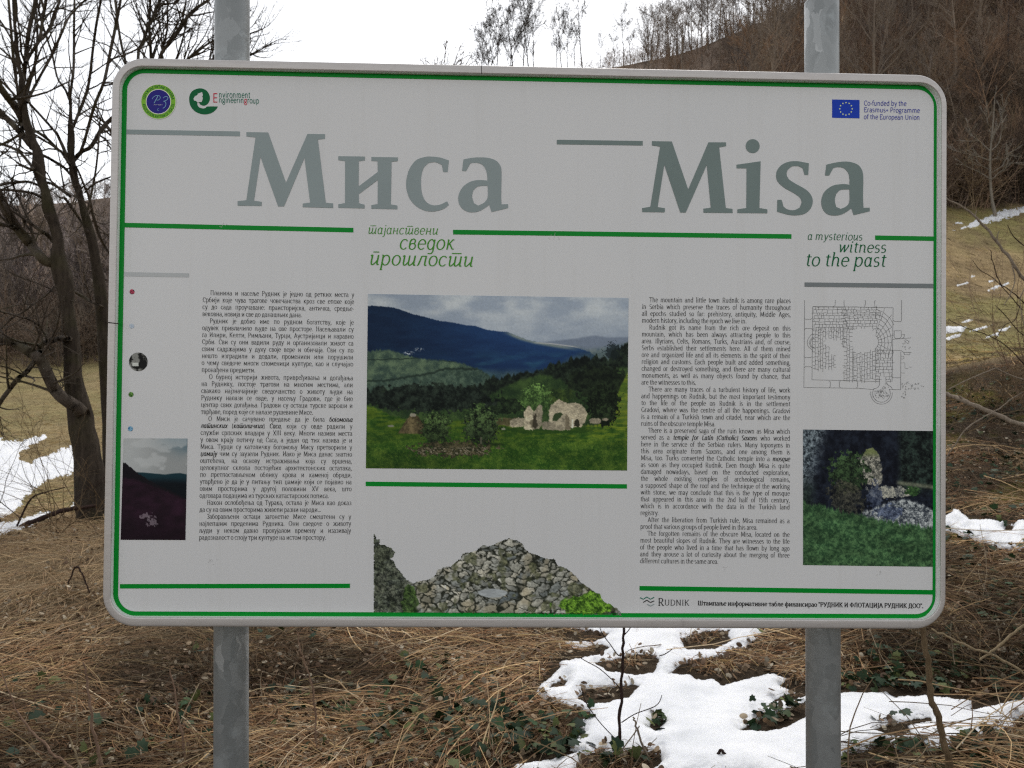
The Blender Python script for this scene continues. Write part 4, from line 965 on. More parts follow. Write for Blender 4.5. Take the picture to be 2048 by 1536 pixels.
# ---- a small pen-drawn slab serif (Latin and Cyrillic): I stem, L polyline, A arc, D dot, s serif
GL = {}
def _g(txt):
    for row in txt.strip().split('\n'):
        c, adv, spec = row.strip().split(' ', 2)
        for ch in c: GL[ch] = (float(adv), spec)
_g('''aа 9.6 A 4.2 6.9 3 3.1 155 0;L 7.2 6.9 7.2 .8 9 0;A 3.9 2.8 3.2 2.9 70 330;L 7.2 6 4.6 5.6
b 11 I 2 0 15 02;A 5.6 5 3.9 5 150 -150
cс 9.2 A 5 5 4 5 40 320
d 11 I 8.6 0 15 32;A 5 5 3.9 5 30 330
eе 9.6 A 4.9 5 4 5 5 315;L .9 5.4 8.9 5.4
f 6.5 I 3 0 11 10;A 5.4 11.5 2.4 3.4 180 50;L .8 10 6 10
g 10 A 4.5 6.3 3.3 3.7 0 360;L 7 9.4 9.4 9.8;A 4.7 -1.6 4 2.7 0 360;L 2.2 3.6 1.8 1.8 4 1.2 7 1
h 11.4 I 2 0 15 12;A 5.4 6.8 3.2 3.2 170 0;I 8.6 0 6.8 10
i 5 I 2.5 0 10 12;D 2.4 13.4
jј 5 L 3 10 3 -2 2 -4 0 -4.4;D 2.8 13.4
k 10.4 I 2 0 15 12;L 8.4 10 2.6 4.8;L 4 6 8.6 0;s 8.4 10;s 9 0
l 5 I 2.5 0 15 12
m 17 I 2 0 10 12;A 5.2 6.9 2.9 3.1 170 0;I 8.1 0 6.9 10;A 11.3 6.9 3.2 3.1 170 0;I 14.5 0 6.9 10
n 11.4 I 2 0 10 12;A 5.4 6.8 3.2 3.2 170 0;I 8.6 0 6.8 10
oо 10 A 5 5 4.1 5 0 360
pр 11 I 2 -4.6 10 12;A 5.6 5 3.9 5 150 -150
q 11 I 8.6 -4.6 10 10;A 5 5 3.9 5 30 330
r 7.6 I 2 0 10 12;A 5 7 2.8 3 170 50
s 8.2 A 4 7.4 2.8 2.6 40 270;A 4 2.6 3 2.6 90 -140
t 6.6 L 3 12.6 3 2 4 .2 6 .4;L .6 10 6 10
u 11.4 I 2 3 10 02;A 5.2 3.2 3.2 3.2 180 350;I 8.6 0 10 32
v 9.8 L .9 10 4.9 0 8.9 10;s 1 10;s 8.8 10
w 14.6 L .9 10 4.2 0 7.3 9.6 10.4 0 13.7 10;s 1 10;s 13.6 10
xх 9.8 L 1 10 8.8 0;L 8.8 10 1 0;s 1.2 10;s 8.6 10;s 1.2 0;s 8.6 0
yу 9.8 L .9 10 4.9 .4;L 8.9 10 4.2 -2 2.6 -4.4 .6 -4;s 1 10;s 8.8 10
z 8.6 L 1 8.6 1 10 7.6 10 1 0 7.8 0 7.8 1.6
AА 13.4 L 1.4 0 6.6 14 12 0;L 3.4 4.8 10 4.8;s 1.5 0;s 11.9 0
BВ 11.8 I 2.6 0 14 22;A 5.6 10.6 4 3.4 90 -90;L 2.6 14 5.6 14;L 2.6 7.2 5.8 7.2;A 6 3.6 4.4 3.6 90 -90;L 2.6 0 6 0
CС 12.4 A 7 7 5.6 7 45 315;L 11 9.4 11 12.6
D 13.6 I 2.6 0 14 22;A 6 7 6.2 7 90 -90;L 2.6 14 6 14;L 2.6 0 6 0
EЕ 11 I 2.6 0 14 22;L 2.6 14 9.6 14 9.6 11.6;L 2.6 7.2 8 7.2;L 2.6 0 10 0 10 2.6
F 10.4 I 2.6 0 14 12;L 2.6 14 9.6 14 9.6 11.6;L 2.6 7.2 8 7.2
G 13.4 A 7 7 5.6 7 45 330;I 11.6 .6 6 01
HН 13.6 I 2.6 0 14 11;I 10.8 0 14 11;L 2.6 7.2 10.8 7.2
I 6 I 3 0 14 11
JЈ 6 L 3.6 14 3.6 -1 2 -3.4 .2 -3.4;s 3.6 14
KК 13 I 2.6 0 14 11;L 10.8 14 3.4 6.6;L 5 8.2 11 0;s 10.6 14;s 11.2 0
L 10.6 I 2.6 0 14 21;L 2.6 0 9.6 0 9.6 3
MМ 16.6 L 1.8 0 2.8 14 8.2 1 13.6 14 14.6 0;s 1.8 0;s 14.6 0;s 2.4 14;s 14 14
N 14 I 2.4 0 14 11;L 2.4 14 11.2 0;I 11.2 0 14 01
OО 14 A 7 7 5.9 7 0 360
PР 11.4 I 2.6 0 14 12;A 5.8 10.2 4.4 3.8 90 -90;L 2.6 14 5.8 14;L 2.6 6.4 5.8 6.4
R 12.4 I 2.6 0 14 12;A 5.8 10.2 4.4 3.8 90 -90;L 2.6 14 5.8 14;L 2.6 6.4 5.8 6.4;L 6 6.4 10.8 0;s 11 0
S 10.4 A 5.2 10.4 3.6 3.6 35 270;A 5.2 3.4 3.9 3.4 90 -145
TТ 11.6 I 5.8 0 14 10;L .8 11.8 .8 14 10.8 14 10.8 11.8
U 13.4 L 2.2 14 2.2 4;A 6.6 4.6 4.4 4.6 180 360;L 11 14 11 4;s 2.2 14;s 11 14
V 12.6 L 1 14 6.3 0 11.6 14;s 1.2 14;s 11.4 14
XХ 12.6 L 1.4 14 11.2 0;L 11.2 14 1.4 0;s 1.6 14;s 11 14;s 1.6 0;s 11 0
Y 12 L 1 14 6 6.6 11 14;I 6 0 6.6 10;s 1.2 14;s 10.8 14
1 8 I 4.4 0 13 10;L 4.4 13 2 11.6
2 9 A 4.4 9.6 3.3 3.6 160 -30;L 7.3 7.8 1 0 8 0
5 9 L 7.4 13.4 2.4 13.4 2 7.6;A 4 4.2 3.8 4.2 115 -140
. 4.2 D 2 .9
, 4.2 L 2.2 1.8 2.2 0 1 -2.6
: 4.4 D 2 .9;D 2 8.6
- 5.6 L .8 5 4.8 5
( 5.4 A 5.6 5.4 4 10 130 230
) 5.4 A -.2 5.4 4 10 50 -50
" 6 L 1.6 14.5 1.6 10.6;L 4.2 14.5 4.2 10.6
+ 9.4 L 1 5.6 8.4 5.6;L 4.7 2 4.7 9.2
б 10.4 A 5 4.6 4.1 4.6 0 360;L 1.2 6 2 11 4.4 13.4 8.2 14.6
в 10 I 2 0 10 22;A 5 7.7 2.8 2.3 90 -90;L 2 10 5 10;L 2 5.4 5 5.4;A 5.2 2.7 3.2 2.7 90 -90;L 2 0 5.2 0
г 8.4 I 2.4 0 10 12;L 2.4 10 7.4 10 7.4 8
д 11.4 L .8 -2.6 .8 0 10.4 0 10.4 -2.6;L 2.4 .2 3.8 10 8.4 10;L 8.4 10 8.4 0
ђ 11.4 I 2 0 15 12;L 0 12.4 6.4 12.4;A 5.4 6.8 3.2 3.2 170 0;L 8.6 6.8 8.6 -2 7.4 -4.2 5.4 -4.4
ж 14.6 I 7.3 0 10 11;L 1.4 10 7 5.2;L 13.2 10 7.6 5.2;L 1 0 6.6 5.2;L 13.6 0 8 5.2;s 1.6 10;s 13 10;s 1.4 0;s 13.2 0
з 8.4 A 4 7.5 2.8 2.5 150 -90;A 4 2.6 3.3 2.6 90 -150
и 12 I 2.4 0 10 11;I 9.4 0 10 11;L 2.4 1.8 9.4 8.2
к 10.8 I 2.4 0 10 11;L 8.6 10 3 5;L 4 5.8 9 0;s 8.4 10;s 9.2 0
л 11.4 L .6 .4 2.4 .6 3.6 10 9 10;I 9 0 10 10
љ 15.4 L .6 .4 2.4 .6 3.4 10 8.4 10;L 8.4 10 8.4 0 11 0;A 11 2.8 3.2 2.8 90 -90;L 8.4 5.6 11 5.6
м 14 L 1.8 0 2.6 10 7 1.4 11.4 10 12.2 0;s 1.8 0;s 12.2 0;s 2.2 10;s 11.8 10
н 12 I 2.4 0 10 11;I 9.4 0 10 11;L 2.4 5.2 9.4 5.2
њ 15.6 I 2.4 0 10 11;L 2.4 5.6 11.4 5.6;L 8.6 10 8.6 0 11.2 0;A 11.2 2.8 3.2 2.8 90 -90;s 8.6 10
п 12 I 2.4 0 10 10;I 9.4 0 10 10;L .9 10 10.9 10
т 9.8 I 4.9 0 10 10;L .9 8 .9 10 8.9 10 8.9 8
ћ 11.4 I 2 0 15 12;L 0 12.4 6.4 12.4;A 5.4 6.8 3.2 3.2 170 0;I 8.6 0 6.8 10
ф 14 I 7 -4.6 15 10;A 7 5 5.6 5 0 360
ц 12 L 2.4 10 2.4 0 10.8 0 10.8 -2.8;I 9.2 0 10 01;s 2.4 10
ч 11.2 L 2.2 10 2.2 6.4;A 5.2 6.6 3 2.4 180 300;I 8.8 0 10 11;s 2.2 10
џ 12 L 2.4 10 2.4 0 9.4 0 9.4 10;L 5.9 0 5.9 -3;s 2.4 10;s 9.4 10
ш 16.4 L 2.4 10 2.4 0 13.8 0 13.8 10;L 8.1 10 8.1 0;s 2.4 10;s 8.1 10;s 13.8 10
П 14 I 2.6 0 14 10;I 11.2 0 14 10;L .8 14 13 14
И 14 I 2.6 0 14 11;I 11.2 0 14 11;L 2.6 2 11.2 12
Г 10.4 I 2.6 0 14 12;L 2.6 14 9.4 14 9.4 11.4
З 10 A 4.8 10.5 3.6 3.5 150 -90;A 4.8 3.6 4.1 3.6 90 -150
Д 13.6 L 1 -3 1 0 12.8 0 12.8 -3;L 2.6 .2 4.4 14 10.6 14;L 10.6 14 10.6 0
Л 13.4 L .8 .4 2.8 .6 4.2 14 10.8 14;I 10.8 0 14 10
Љ 18 L .8 .4 2.8 .6 4 14 10 14;L 10 14 10 0 13 0;A 13 3.7 3.6 3.7 90 -90;L 10 7.4 13 7.4
Њ 17.4 I 2.4 0 14 11;L 2.4 7.4 12.6 7.4;L 10 14 10 0 12.6 0;A 12.6 3.7 3.6 3.7 90 -90
Ж 17 I 8.5 0 14 11;L 1.6 14 8.2 7.2;L 15.4 14 8.8 7.2;L 1.2 0 7.8 7.2;L 15.8 0 9.2 7.2
Ф 15 I 7.5 0 14 11;A 7.5 7.2 6 4.6 0 360
Ц 14 L 2.6 14 2.6 0 12.8 0 12.8 -3;I 11 0 14 01;s 2.6 14
Ш 19 L 2.6 14 2.6 0 16.4 0 16.4 14;L 9.5 14 9.5 0;s 2.6 14;s 9.5 14;s 16.4 14
У 12.4 L 1 14 6.4 4;L 11.6 14 5.2 1.6 3.6 0 1.8 .4;s 1.2 14;s 11.4 14''')
_U = 'L .6 8.8 1.4 9.8 2.2 10 2 2.4 2.6 .5 4 .1 6.4 2.2 8.4 5'
IT = {}
for ch in 'aа': IT[ch] = (10, 'A 4.4 5 3.3 5 25 335;L 7.7 9.9 7.5 1.4 8.2 .1 9.8 .9')
IT['в'] = (9.2, 'A 4.6 3 3.3 3 0 360;L 1.3 3 1.4 8 2.6 10;A 4.5 8 2.4 2.4 170 -70')
IT['д'] = (9.8, 'A 4.6 5 3.5 5 25 335;L 8 10 8 -2 6.4 -4.2 2.6 -4')
for ch in 'иu': IT[ch] = (10.8, _U + ';L 8.6 10 8.4 1.4 9.2 .1 10.4 .8')
IT['п'] = (10.8, _U + ';L 8.6 10 8.4 1.4 9.2 .1 10.4 .8;L 2.4 12.9 8.6 12.9')
IT['ш'] = (15.6, _U.replace('6.4 2.2 8.4 5', '5.6 1.6 7.6 4') + ';L 7.6 10 7.4 2.2 8.2 .3 9.6 .2 12 2.2 13.2 4.6;L 13.4 10 13.2 1.4 14 .1 15.2 .8')
IT['т'] = (15.6, IT['ш'][1] + ';L 2.6 12.9 13 12.9')
IT['г'] = (6, 'L .8 9 2.2 10 2 1.6 3 .1 4.6 .8;L .8 12.9 4.4 12.9')
IT['f'] = (7, 'L .4 -4.4 1.6 -3.8 3.6 11 4.6 13.6 6.6 13.8;L 1 10 6.4 10')
IT['л'] = (11, 'L .4 .3 1.6 .5 4 9.6 8.6 9.6;L 8.6 10 8.4 1.4 9.2 .1 10.4 .8')
IT['н'] = (11, 'L 1 9.4 2.2 10 2 0;L 8.6 10 8.4 1.4 9.2 .1 10.4 .8;L 2 5.2 8.6 5.2')
IT['к'] = (10, 'L 1 9.4 2.2 10 2 0;L 8.4 9.6 7 10 2.6 5;L 4 5.8 7.6 .6 9.6 .6')
for ch, n in (('n', 1), ('h', 1), ('m', 2)):
    IT[ch] = (11 if n == 1 else 16.6, ('L .8 9.2 2.2 10 2 0' if ch != 'h' else 'I 2 0 15 02') + (';A 5.3 6.4 3.1 3.4 170 0;L 8.4 6.4 8.2 1.4 9 .1 10.2 .8' if n == 1 else ';A 5 6.6 2.9 3.2 170 0;L 7.9 6.6 7.7 0;A 10.9 6.6 3 3.2 170 0;L 13.9 6.4 13.7 1.4 14.5 .1 15.7 .8'))
IT['i'] = (5.2, 'L .6 9.2 2 10 2 1.4 3 .1 4.4 .8;D 2.6 13.4')
IT['w'] = (14.6, 'L .4 9.6 1.8 9.8 3.6 .3 8 9.8 8.6 .3 13.2 7.4 13 10;')
IT['y'] = (9.8, 'L .4 9.4 1.8 9.8 4 1;L 8.9 10 5 .4 2.6 -3.8 .2 -4')

def strokes(ch, it, serif):
    adv, spec = (IT if it and ch in IT else GL)[ch]
    out = []; sv = serif
    def split(P):
        k = 0
        for i in range(1, len(P) - 1):
            a, b = P[i] - P[i - 1], P[i + 1] - P[i]
            if a @ b < .55 * np.linalg.norm(a) * np.linalg.norm(b): yield P[k:i + 1]; k = i
        yield P[k:]
    for tok in spec.split(';'):
        a = tok.split()
        if not a: continue
        c, v = a[0], [float(q) for q in a[1:4 if a[0] == 'I' else None]]
        if c == 'L': out.extend(split(np.array(v).reshape(-1, 2)))
        elif c == 'A':
            n = max(4, int(abs(v[5] - v[4]) / 24)); w = np.radians(np.linspace(v[4], v[5], n + 1))
            out.append(np.column_stack([v[0] + v[2] * np.cos(w), v[1] + v[3] * np.sin(w)]))
        elif c == 'D': out.append(('dot', v))
        elif c == 's':
            if sv: out.append(np.array([(v[0] - sv, v[1]), (v[0] + sv, v[1])]))
        elif c == 'I':
            x, y0, y1 = v; out.append(np.array([(x, y0), (x, y1)]))
            for code, y in zip(a[4], (y0, y1)):
                if sv and code != '0': out.append(np.array([(x - (sv if code in '12' else 0), y), (x + (sv if code in '13' else 0), y)]))
    return adv, out
def pen(P, W, T):
    d = np.gradient(P, axis=0) if len(P) > 2 else np.repeat(P[1:] - P[:1], 2, 0)
    d = d / (np.linalg.norm(d, axis=1, keepdims=True) + 1e-9); nrm = np.column_stack([-d[:, 1], d[:, 0]])
    h = .5 * np.sqrt((W * nrm[:, 0]) ** 2 + (T * nrm[:, 1]) ** 2)[:, None]
    return np.vstack([P + nrm * h, P - nrm * h])
def measure(t, it=False):
    return sum(4.6 if c == ' ' else (IT if it and c in IT else GL)[c][0] for c in t)
def runs(t):
    """*...* marks bold italic"""
    out = []; em = False
    for k, part in enumerate(t.split('*')):
        if part: out.append((part, k % 2 == 1))
    return out
def write(g, t, p0, p1, sy, W=1.9, T=1.25, serif=1.7, italic=False, fit=True, sx=None, lift=.0006, arc=None):
    """one line of writing: p0, p1 = photo pixels of the ends of its baseline"""
    R = runs(t); glyphs = sum(measure(a.replace(' ', ''), italic or e) for a, e in R); nsp = sum(a.count(' ') for a, _ in R)
    p0 = np.array(p0, float); p1 = np.array(p1, float); Lx = np.linalg.norm(p1 - p0) if arc is None else None
    sp = 4.6
    if arc is None:
        if sx is None: sx = Lx / (glyphs + 4.6 * nsp)
        elif fit and nsp:
            sp = (Lx / sx - glyphs) / nsp
            if sp < 2.6: sp = 2.6; sx = Lx / (glyphs + sp * nsp)
        ex = (p1 - p0) / Lx
    x = 0.; LL = []; k = 0
    for part, em in R:
        it = italic or em; w, th = (W * 1.45, T * 1.3) if em else (W, T)
        for ch in part:
            if ch == ' ': x += sp; continue
            adv, S = strokes(ch, it, 0 if not serif else (serif * .75 if it else serif))
            for q, s in enumerate(S):
                if isinstance(s, tuple):
                    a = np.radians(np.arange(8) * 45 + 22); P = np.column_stack([s[1][0] + w * .62 * np.cos(a), s[1][1] + w * .62 * np.sin(a)]); quads = [(0, 1, 2, 3), (3, 4, 7, 0), (4, 5, 6, 7)]
                else:
                    P = pen(s, w, th); m = len(s); i = np.arange(m - 1); quads = np.stack([i, i + 1, m + i + 1, m + i], -1)
                P = P.copy()
                if it: P[:, 0] += .2 * P[:, 1]
                P[:, 0] = x + adv * .04 + P[:, 0] * .92
                LL.append((P, quads, lift + q * .00003))
            x += adv
    for P, quads, l in LL:
        if arc is None:
            X = p0[0] + ex[0] * P[:, 0] * sx; Y = p0[1] + ex[1] * P[:, 0] * sx - P[:, 1] * sy
        else:
            (cx, cy, rad, a0, a1) = arc; th = np.radians(a0 + (a1 - a0) * P[:, 0] / x); sg = 1 if a1 < a0 else -1
            r_ = rad + sg * P[:, 1] * sy; X = cx + r_ * np.cos(th); Y = cy - r_ * np.sin(th)
        g.add(print_at(X, Y, l), quads)

SR = '''  Планина и насеље Рудник је једно од ретких места у
Србији које чува трагове човечанства кроз све епохе које
су до сада проучаване: праисторијска, античка, средње-
=вековна, новија и све до данашњих дана.
  Рудник је добио име по рудном богатству, које је
одувек привлачило људе на ове просторе. Насељавали су
га Илири, Келти, Римљани, Турци, Аустријанци и наравно
Срби. Сви су они вадили руду и организовали живот са
свим садржајима у духу своје вере и обичаја. Сви су по
нешто изградили и додали, променили или порушили
о чему сведоче многи споменици културе, као и случајно
=пронађени предмети.
  О бурној историји живота, привређивања и догађања
на Руднику, постоје трагови на многим местима, али
свакако најзначајније сведочанство о животу људи на
Руднику налази се овде, у насељу Градови, где је био
центар свих догађања. Градови су остаци турске вароши и
=тврђаве, поред које се налазе рушевине Мисе.
  О Миси је сачувано предање да је била *богомоља*
*латинских* (*католичких*) *Саса*, који су овде радили у
служби српских владара у XIII веку. Многи називи места
у овом крају потичу од Саса, а један од тих назива је и
Миса. Турци су католичку богомољу Мису претворили у
*џамију* чим су заузели Рудник. Иако је Миса данас знатно
оштећена, на основу истраживања која су вршена,
целокупног склопа постојећих архитектонских остатака,
по претпостављеном облику крова и каменој обради,
утврђено је да је у питању тип џамије који се појавио на
овим просторима у другој половини XV века, што
=одговара подацима из турских катастарских пописа.
  Након ослобођења од Турака, остала је Миса као доказ
=да су на овим просторима живели разни народи...
  Заборављени остаци загонетне Мисе смештени су у
најлепшим пределима Рудника. Они сведоче о животу
људи у неком давно прохујалом времену и изазивају
=радозналост о споју три културе на истом простору.'''.split('\n')
EN = '''  The mountain and little town Rudnik is among rare places
in Serbia which preserve the traces of humanity throughout
all epochs studied so far: prehistory, antiquity, Middle Ages,
=modern history, including the epoch we live in.
  Rudnik got its name from the rich ore deposit on this
mountain, which has been always attracting people to this
area. Illyrians, Celts, Romans, Turks, Austrians and, of course,
Serbs established their settlements here. All of them mined
ore and organized life and all its elements in the spirit of their
religion and customs. Each people built and added something,
changed or destroyed something, and there are many cultural
monuments, as well as many objects found by chance, that
=are the witnesses to this.
  There are many traces of a turbulent history of life, work
and happenings on Rudnik, but the most important testimony
to the life of the people on Rudnik is in the settlement
Gradovi, where was the centre of all the happenings. Gradovi
is a remain of a Turkish town and citadel, near which are the
=ruins of the obscure temple Misa.
  There is a preserved saga of the ruin known as Misa which
served as a *temple for Latin (Catholic) Saxons* who worked
here in the service of the Serbian rulers. Many toponyms in
this area originate from Saxons, and one among them is
Misa, too. Turks converted the Catholic temple into a *mosque*
as soon as they occupied Rudnik. Even though Misa is quite
damaged nowadays, based on the conducted exploration,
the whole existing complex of archeological remains,
a supposed shape of the roof and the technique of the working
with stone, we may conclude that this is the type of mosque
that appeared in this area in the 2nd half of 15th century,
which is in accordance with the data in the Turkish land
=registry.
  After the liberation from Turkish rule, Misa remained as a
=proof that various groups of people lived in this area.
  The forgotten remains of the obscure Misa, located on the
most beautiful slopes of Rudnik. They are witnesses to the life
of the people who lived in a time that has flown by long ago
and they arouse a lot of curiosity about the merging of three
=different cultures in the same area.'''.split('\n')
def column(lines, xl, xr, yl, yr, sx, sy, ind):
    g = Geo(); n = len(lines) - 1
    for k, t in enumerate(lines):
        f = k / n; a = xl[0] + (xl[1] - xl[0]) * f; b = xr[0] + (xr[1] - xr[0]) * f; c = yl[0] + (yl[1] - yl[0]) * f; d = yr[0] + (yr[1] - yr[0]) * f
        last = t.startswith('='); t = t.lstrip('='); i = t.startswith('  '); t = t.strip()
        s = (d - c) / (b - a)
        if i: c += s * ind; a += ind
        if last:
            w = (measure(t.replace('*', '').replace(' ', '')) + 4.2 * t.count(' ')) * sx
            if w < b - a: b2_ = a + w; d = c + s * w; b = b2_
        write(g, t, (a, c), (b, d), sy, sx=sx, W=1.75, T=.8, serif=1.0)
    gpart('text_column', g, BLACK)
column(SR, (405.5, 398), (708.5, 702), (590.0, 1079.2), (594.0, 1079.2), .545, .67, 15)
column(EN, (1284, 1280), (1581.5, 1579), (603.9, 1126), (606.1, 1128.6), .535, .67, 14.5)

g = Geo()
write(g, 'тајанствени', (734.5, 467.6), (876, 469.4), 1.25, 1.5, .9, 1.7, True)
write(g, 'сведок', (797, 498.6), (909, 499.4), 2.0, 1.6, .9, 1.7, True)
write(g, 'прошлости', (737, 529.6), (946, 533.4), 2.0, 1.6, .9, 1.7, True)
gpart('subtitle_lettering', g, LEAFG)
g = Geo()
write(g, 'a mysterious', (1614, 479.4), (1724.5, 480.9), 1.08, 1.5, .9, 1.7, True)
write(g, 'witness', (1675, 504.6), (1772, 505.4), 1.55, 1.6, .9, 1.7, True)
write(g, 'to the past', (1609, 532), (1771, 533.4), 1.85, 1.6, .9, 1.7, True)
gpart('subtitle_lettering', g, DEEPG)
g = Geo()
write(g, 'Штампање информативне табле финансирао "РУДНИК И ФЛОТАЦИЈА РУДНИК ДОО".', (1395, 1210.2), (1846.5, 1215.9), .62, 2.9, 1.6, 1.8)
gpart('sponsor_lettering', g, BLACK)
g = Geo()
for t, y, x1 in (('Co-funded by the', 211, 1812.9), ('Erasmus+ Programme', 224.2, 1839.7), ('of the European Union', 238.2, 1839.7)):
    write(g, t, (1727.4, y), (x1, y + .8 + .6 * (x1 > 1820)), .68, 1.8, 1.5, 0)
gpart('funding_lettering', g, TEXTBLUE)

# ---- emblems
def disc(g, cx, cy, r, lift, n=40, ri=0):
    a = np.linspace(0, 2 * math.pi, n + 1)[:-1]
    if ri == 0:
        V = np.vstack([print_at(np.append(cx + r * np.cos(a), cx), np.append(cy + r * np.sin(a), cy), lift)])
        g.add(V, T=np.stack([np.arange(n), (np.arange(n) + 1) % n, np.full(n, n)], -1))
    else:
        V = np.vstack([print_at(cx + r * np.cos(a), cy + r * np.sin(a), lift), print_at(cx + ri * np.cos(a), cy + ri * np.sin(a), lift)]); j = np.arange(n)
        g.add(V, np.stack([j, (j + 1) % n, n + (j + 1) % n, n + j], -1))
def line_strip(g, pts, w, lift):
    P = np.asarray(pts, float)
    Q = pen(P, w, w); m = len(P); i = np.arange(m - 1)
    g.add(print_at(Q[:, 0], Q[:, 1], lift), np.stack([i, i + 1, m + i + 1, m + i], -1))
g = Geo(); disc(g, 317.2, 203.6, 34.6, .0004, 48, 24)
em = gpart('round_emblem', g, LIME)
g = Geo(); disc(g, 317.2, 203.6, 24.2, .0004); gpart('emblem_centre', g, NAVY, em)
g = Geo(); disc(g, 317.2, 203.6, 25.2, .0007, 48, 23.9); disc(g, 317.2, 203.6, 35.2, .0007, 48, 34.2); gpart('emblem_rim', g, PALEY, em)
g = Geo()
write(g, 'УДРУЖЕЊЕ РИТАМ ЗДРАВЉА', (0, 0), (1, 0), .40, 2.3, 1.9, 0, arc=(317.2, 203.6, 26.9, 172, 8))
write(g, 'ASSOCIATION RHYTHM OF HEALTH', (0, 0), (1, 0), .40, 2.3, 1.9, 0, arc=(317.2, 203.6, 32.4, 188, 352))
gpart('ring_lettering', g, DEEPG, em)
g = Geo(); Zs = lambda P: Z(270, 155, 7.585, P)
for P, w in (([(292,392),(318,345),(345,295),(352,282)], 1.5), ([(262,330),(285,298),(320,278),(362,276),(385,295),(382,325),(355,345),(330,345)], 1.1), ([(430,315),(455,295),(488,292),(503,312),(488,342),(450,358),(432,364)], 1.2), ([(440,362),(466,378),(472,415),(455,450),(425,470)], 1.3), ([(365,470),(345,482),(345,500),(368,508)], .7)):
    line_strip(g, Zs(catmull(P, 16)), w, .0008)
gpart('monogram', g, PALEB, em)
g = Geo(); write(g, 'о с н о в а н', Zs([(290, 422)])[0], Zs([(420, 424)])[0], .18, 1.6, 1.4, 0, lift=.0008); gpart('tiny_lettering', g, PALEY, em)

g = Geo()
fill([Zs([(1260,440),(1225,492),(1160,540),(1080,560),(1000,553),(920,520),(860,460),(830,390),(825,300),(850,230),(905,185),(980,165),(1050,178),(1105,220),(1135,290),(1128,360),(1092,410),(1040,428),(992,412),(968,375),(946,378),(950,422),(978,455),(1030,470),(1072,462),(1102,441)])], .0004, g)
lg = gpart('leaf_logo', g, DEEPG)
g = Geo(); fill([Zs([(1020,223),(1030,268),(1021,290),(1030,310),(1024,345),(1010,377),(972,374),(958,384),(945,374),(925,357),(897,352),(890,318),(915,285),(945,270),(958,245),(990,235)])], .0007, g); gpart('logo_tree', g, PANEL, lg)
g = Geo()
write(g, 'nvironment', (437.4, 195.3), (500.8, 196.1), .86, 1.75, 1.3, 0); write(g, 'ngineerin', (437.4, 205.2), (488.2, 206.2), .80, 1.75, 1.3, 0); write(g, 'roup', (494.6, 206.4), (518.6, 207), .80, 1.75, 1.3, 0)
gpart('company_lettering', g, TEAL, lg)
g = Geo()
for P in ([(427.8,186.8),(427.8,204.6)], [(427,187.4),(434.8,187.4)], [(427,195.6),(434.2,195.6)], [(427,204.2),(434.8,204.2)]): line_strip(g, P, 1.6, .0006 + .00003 * P[1][0] % .0001)
write(g, 'g', (488.4, 206.3), (494.4, 206.4), .80, 2.1, 1.5, 0); gpart('red_lettering', g, RED, lg)

fl = bpart('flag', print_at([1664.2, 1718.9, 1718.9, 1664.2], [199, 200, 236.8, 235.6], .0004), [[(0, 1, 2, 3)]], BLUE)
STARC = ink('ink_star', (150, 158, 120))
for k in range(12):
    a = math.radians(30 * k); cx, cy = 1691.6 + 12.4 * math.cos(a), 217.9 + 12.4 * math.sin(a); g = Geo()
    P = [(cx + (2.1 if q % 2 == 0 else .95) * math.sin(math.pi * q / 5), cy - (2.1 if q % 2 == 0 else .95) * math.cos(math.pi * q / 5)) for q in range(10)]
    fill([P], .0007, g, False); gpart('star', g, STARC, fl)

Zr = lambda P: Z(1260, 1150, 3.103, P)
g = Geo(); line_strip(g, Zr([(62,140),(82,150),(104,136),(126,150),(150,138)]), 1.9, .0005); wv = gpart('wave_logo', g, TEAL)
g = Geo(); line_strip(g, Zr([(82,170),(104,156),(126,170),(150,160)]), 2.0, .0006); gpart('logo_wave', g, BLACK, wv)
g = Geo(); line_strip(g, Zr([(106,181),(126,192),(150,181)]), 1.9, .0006); gpart('logo_wave', g, GREYA, wv)
g = Geo(); write(g, 'R', (1315.5, 1211), (1328, 1211), 1.05, 2.0, 1.1, 1.8); write(g, 'UDNIK', (1328.5, 1210.6), (1379, 1210.9), .80, 1.7, .9, 1.6); gpart('company_lettering', g, BLACK, wv)

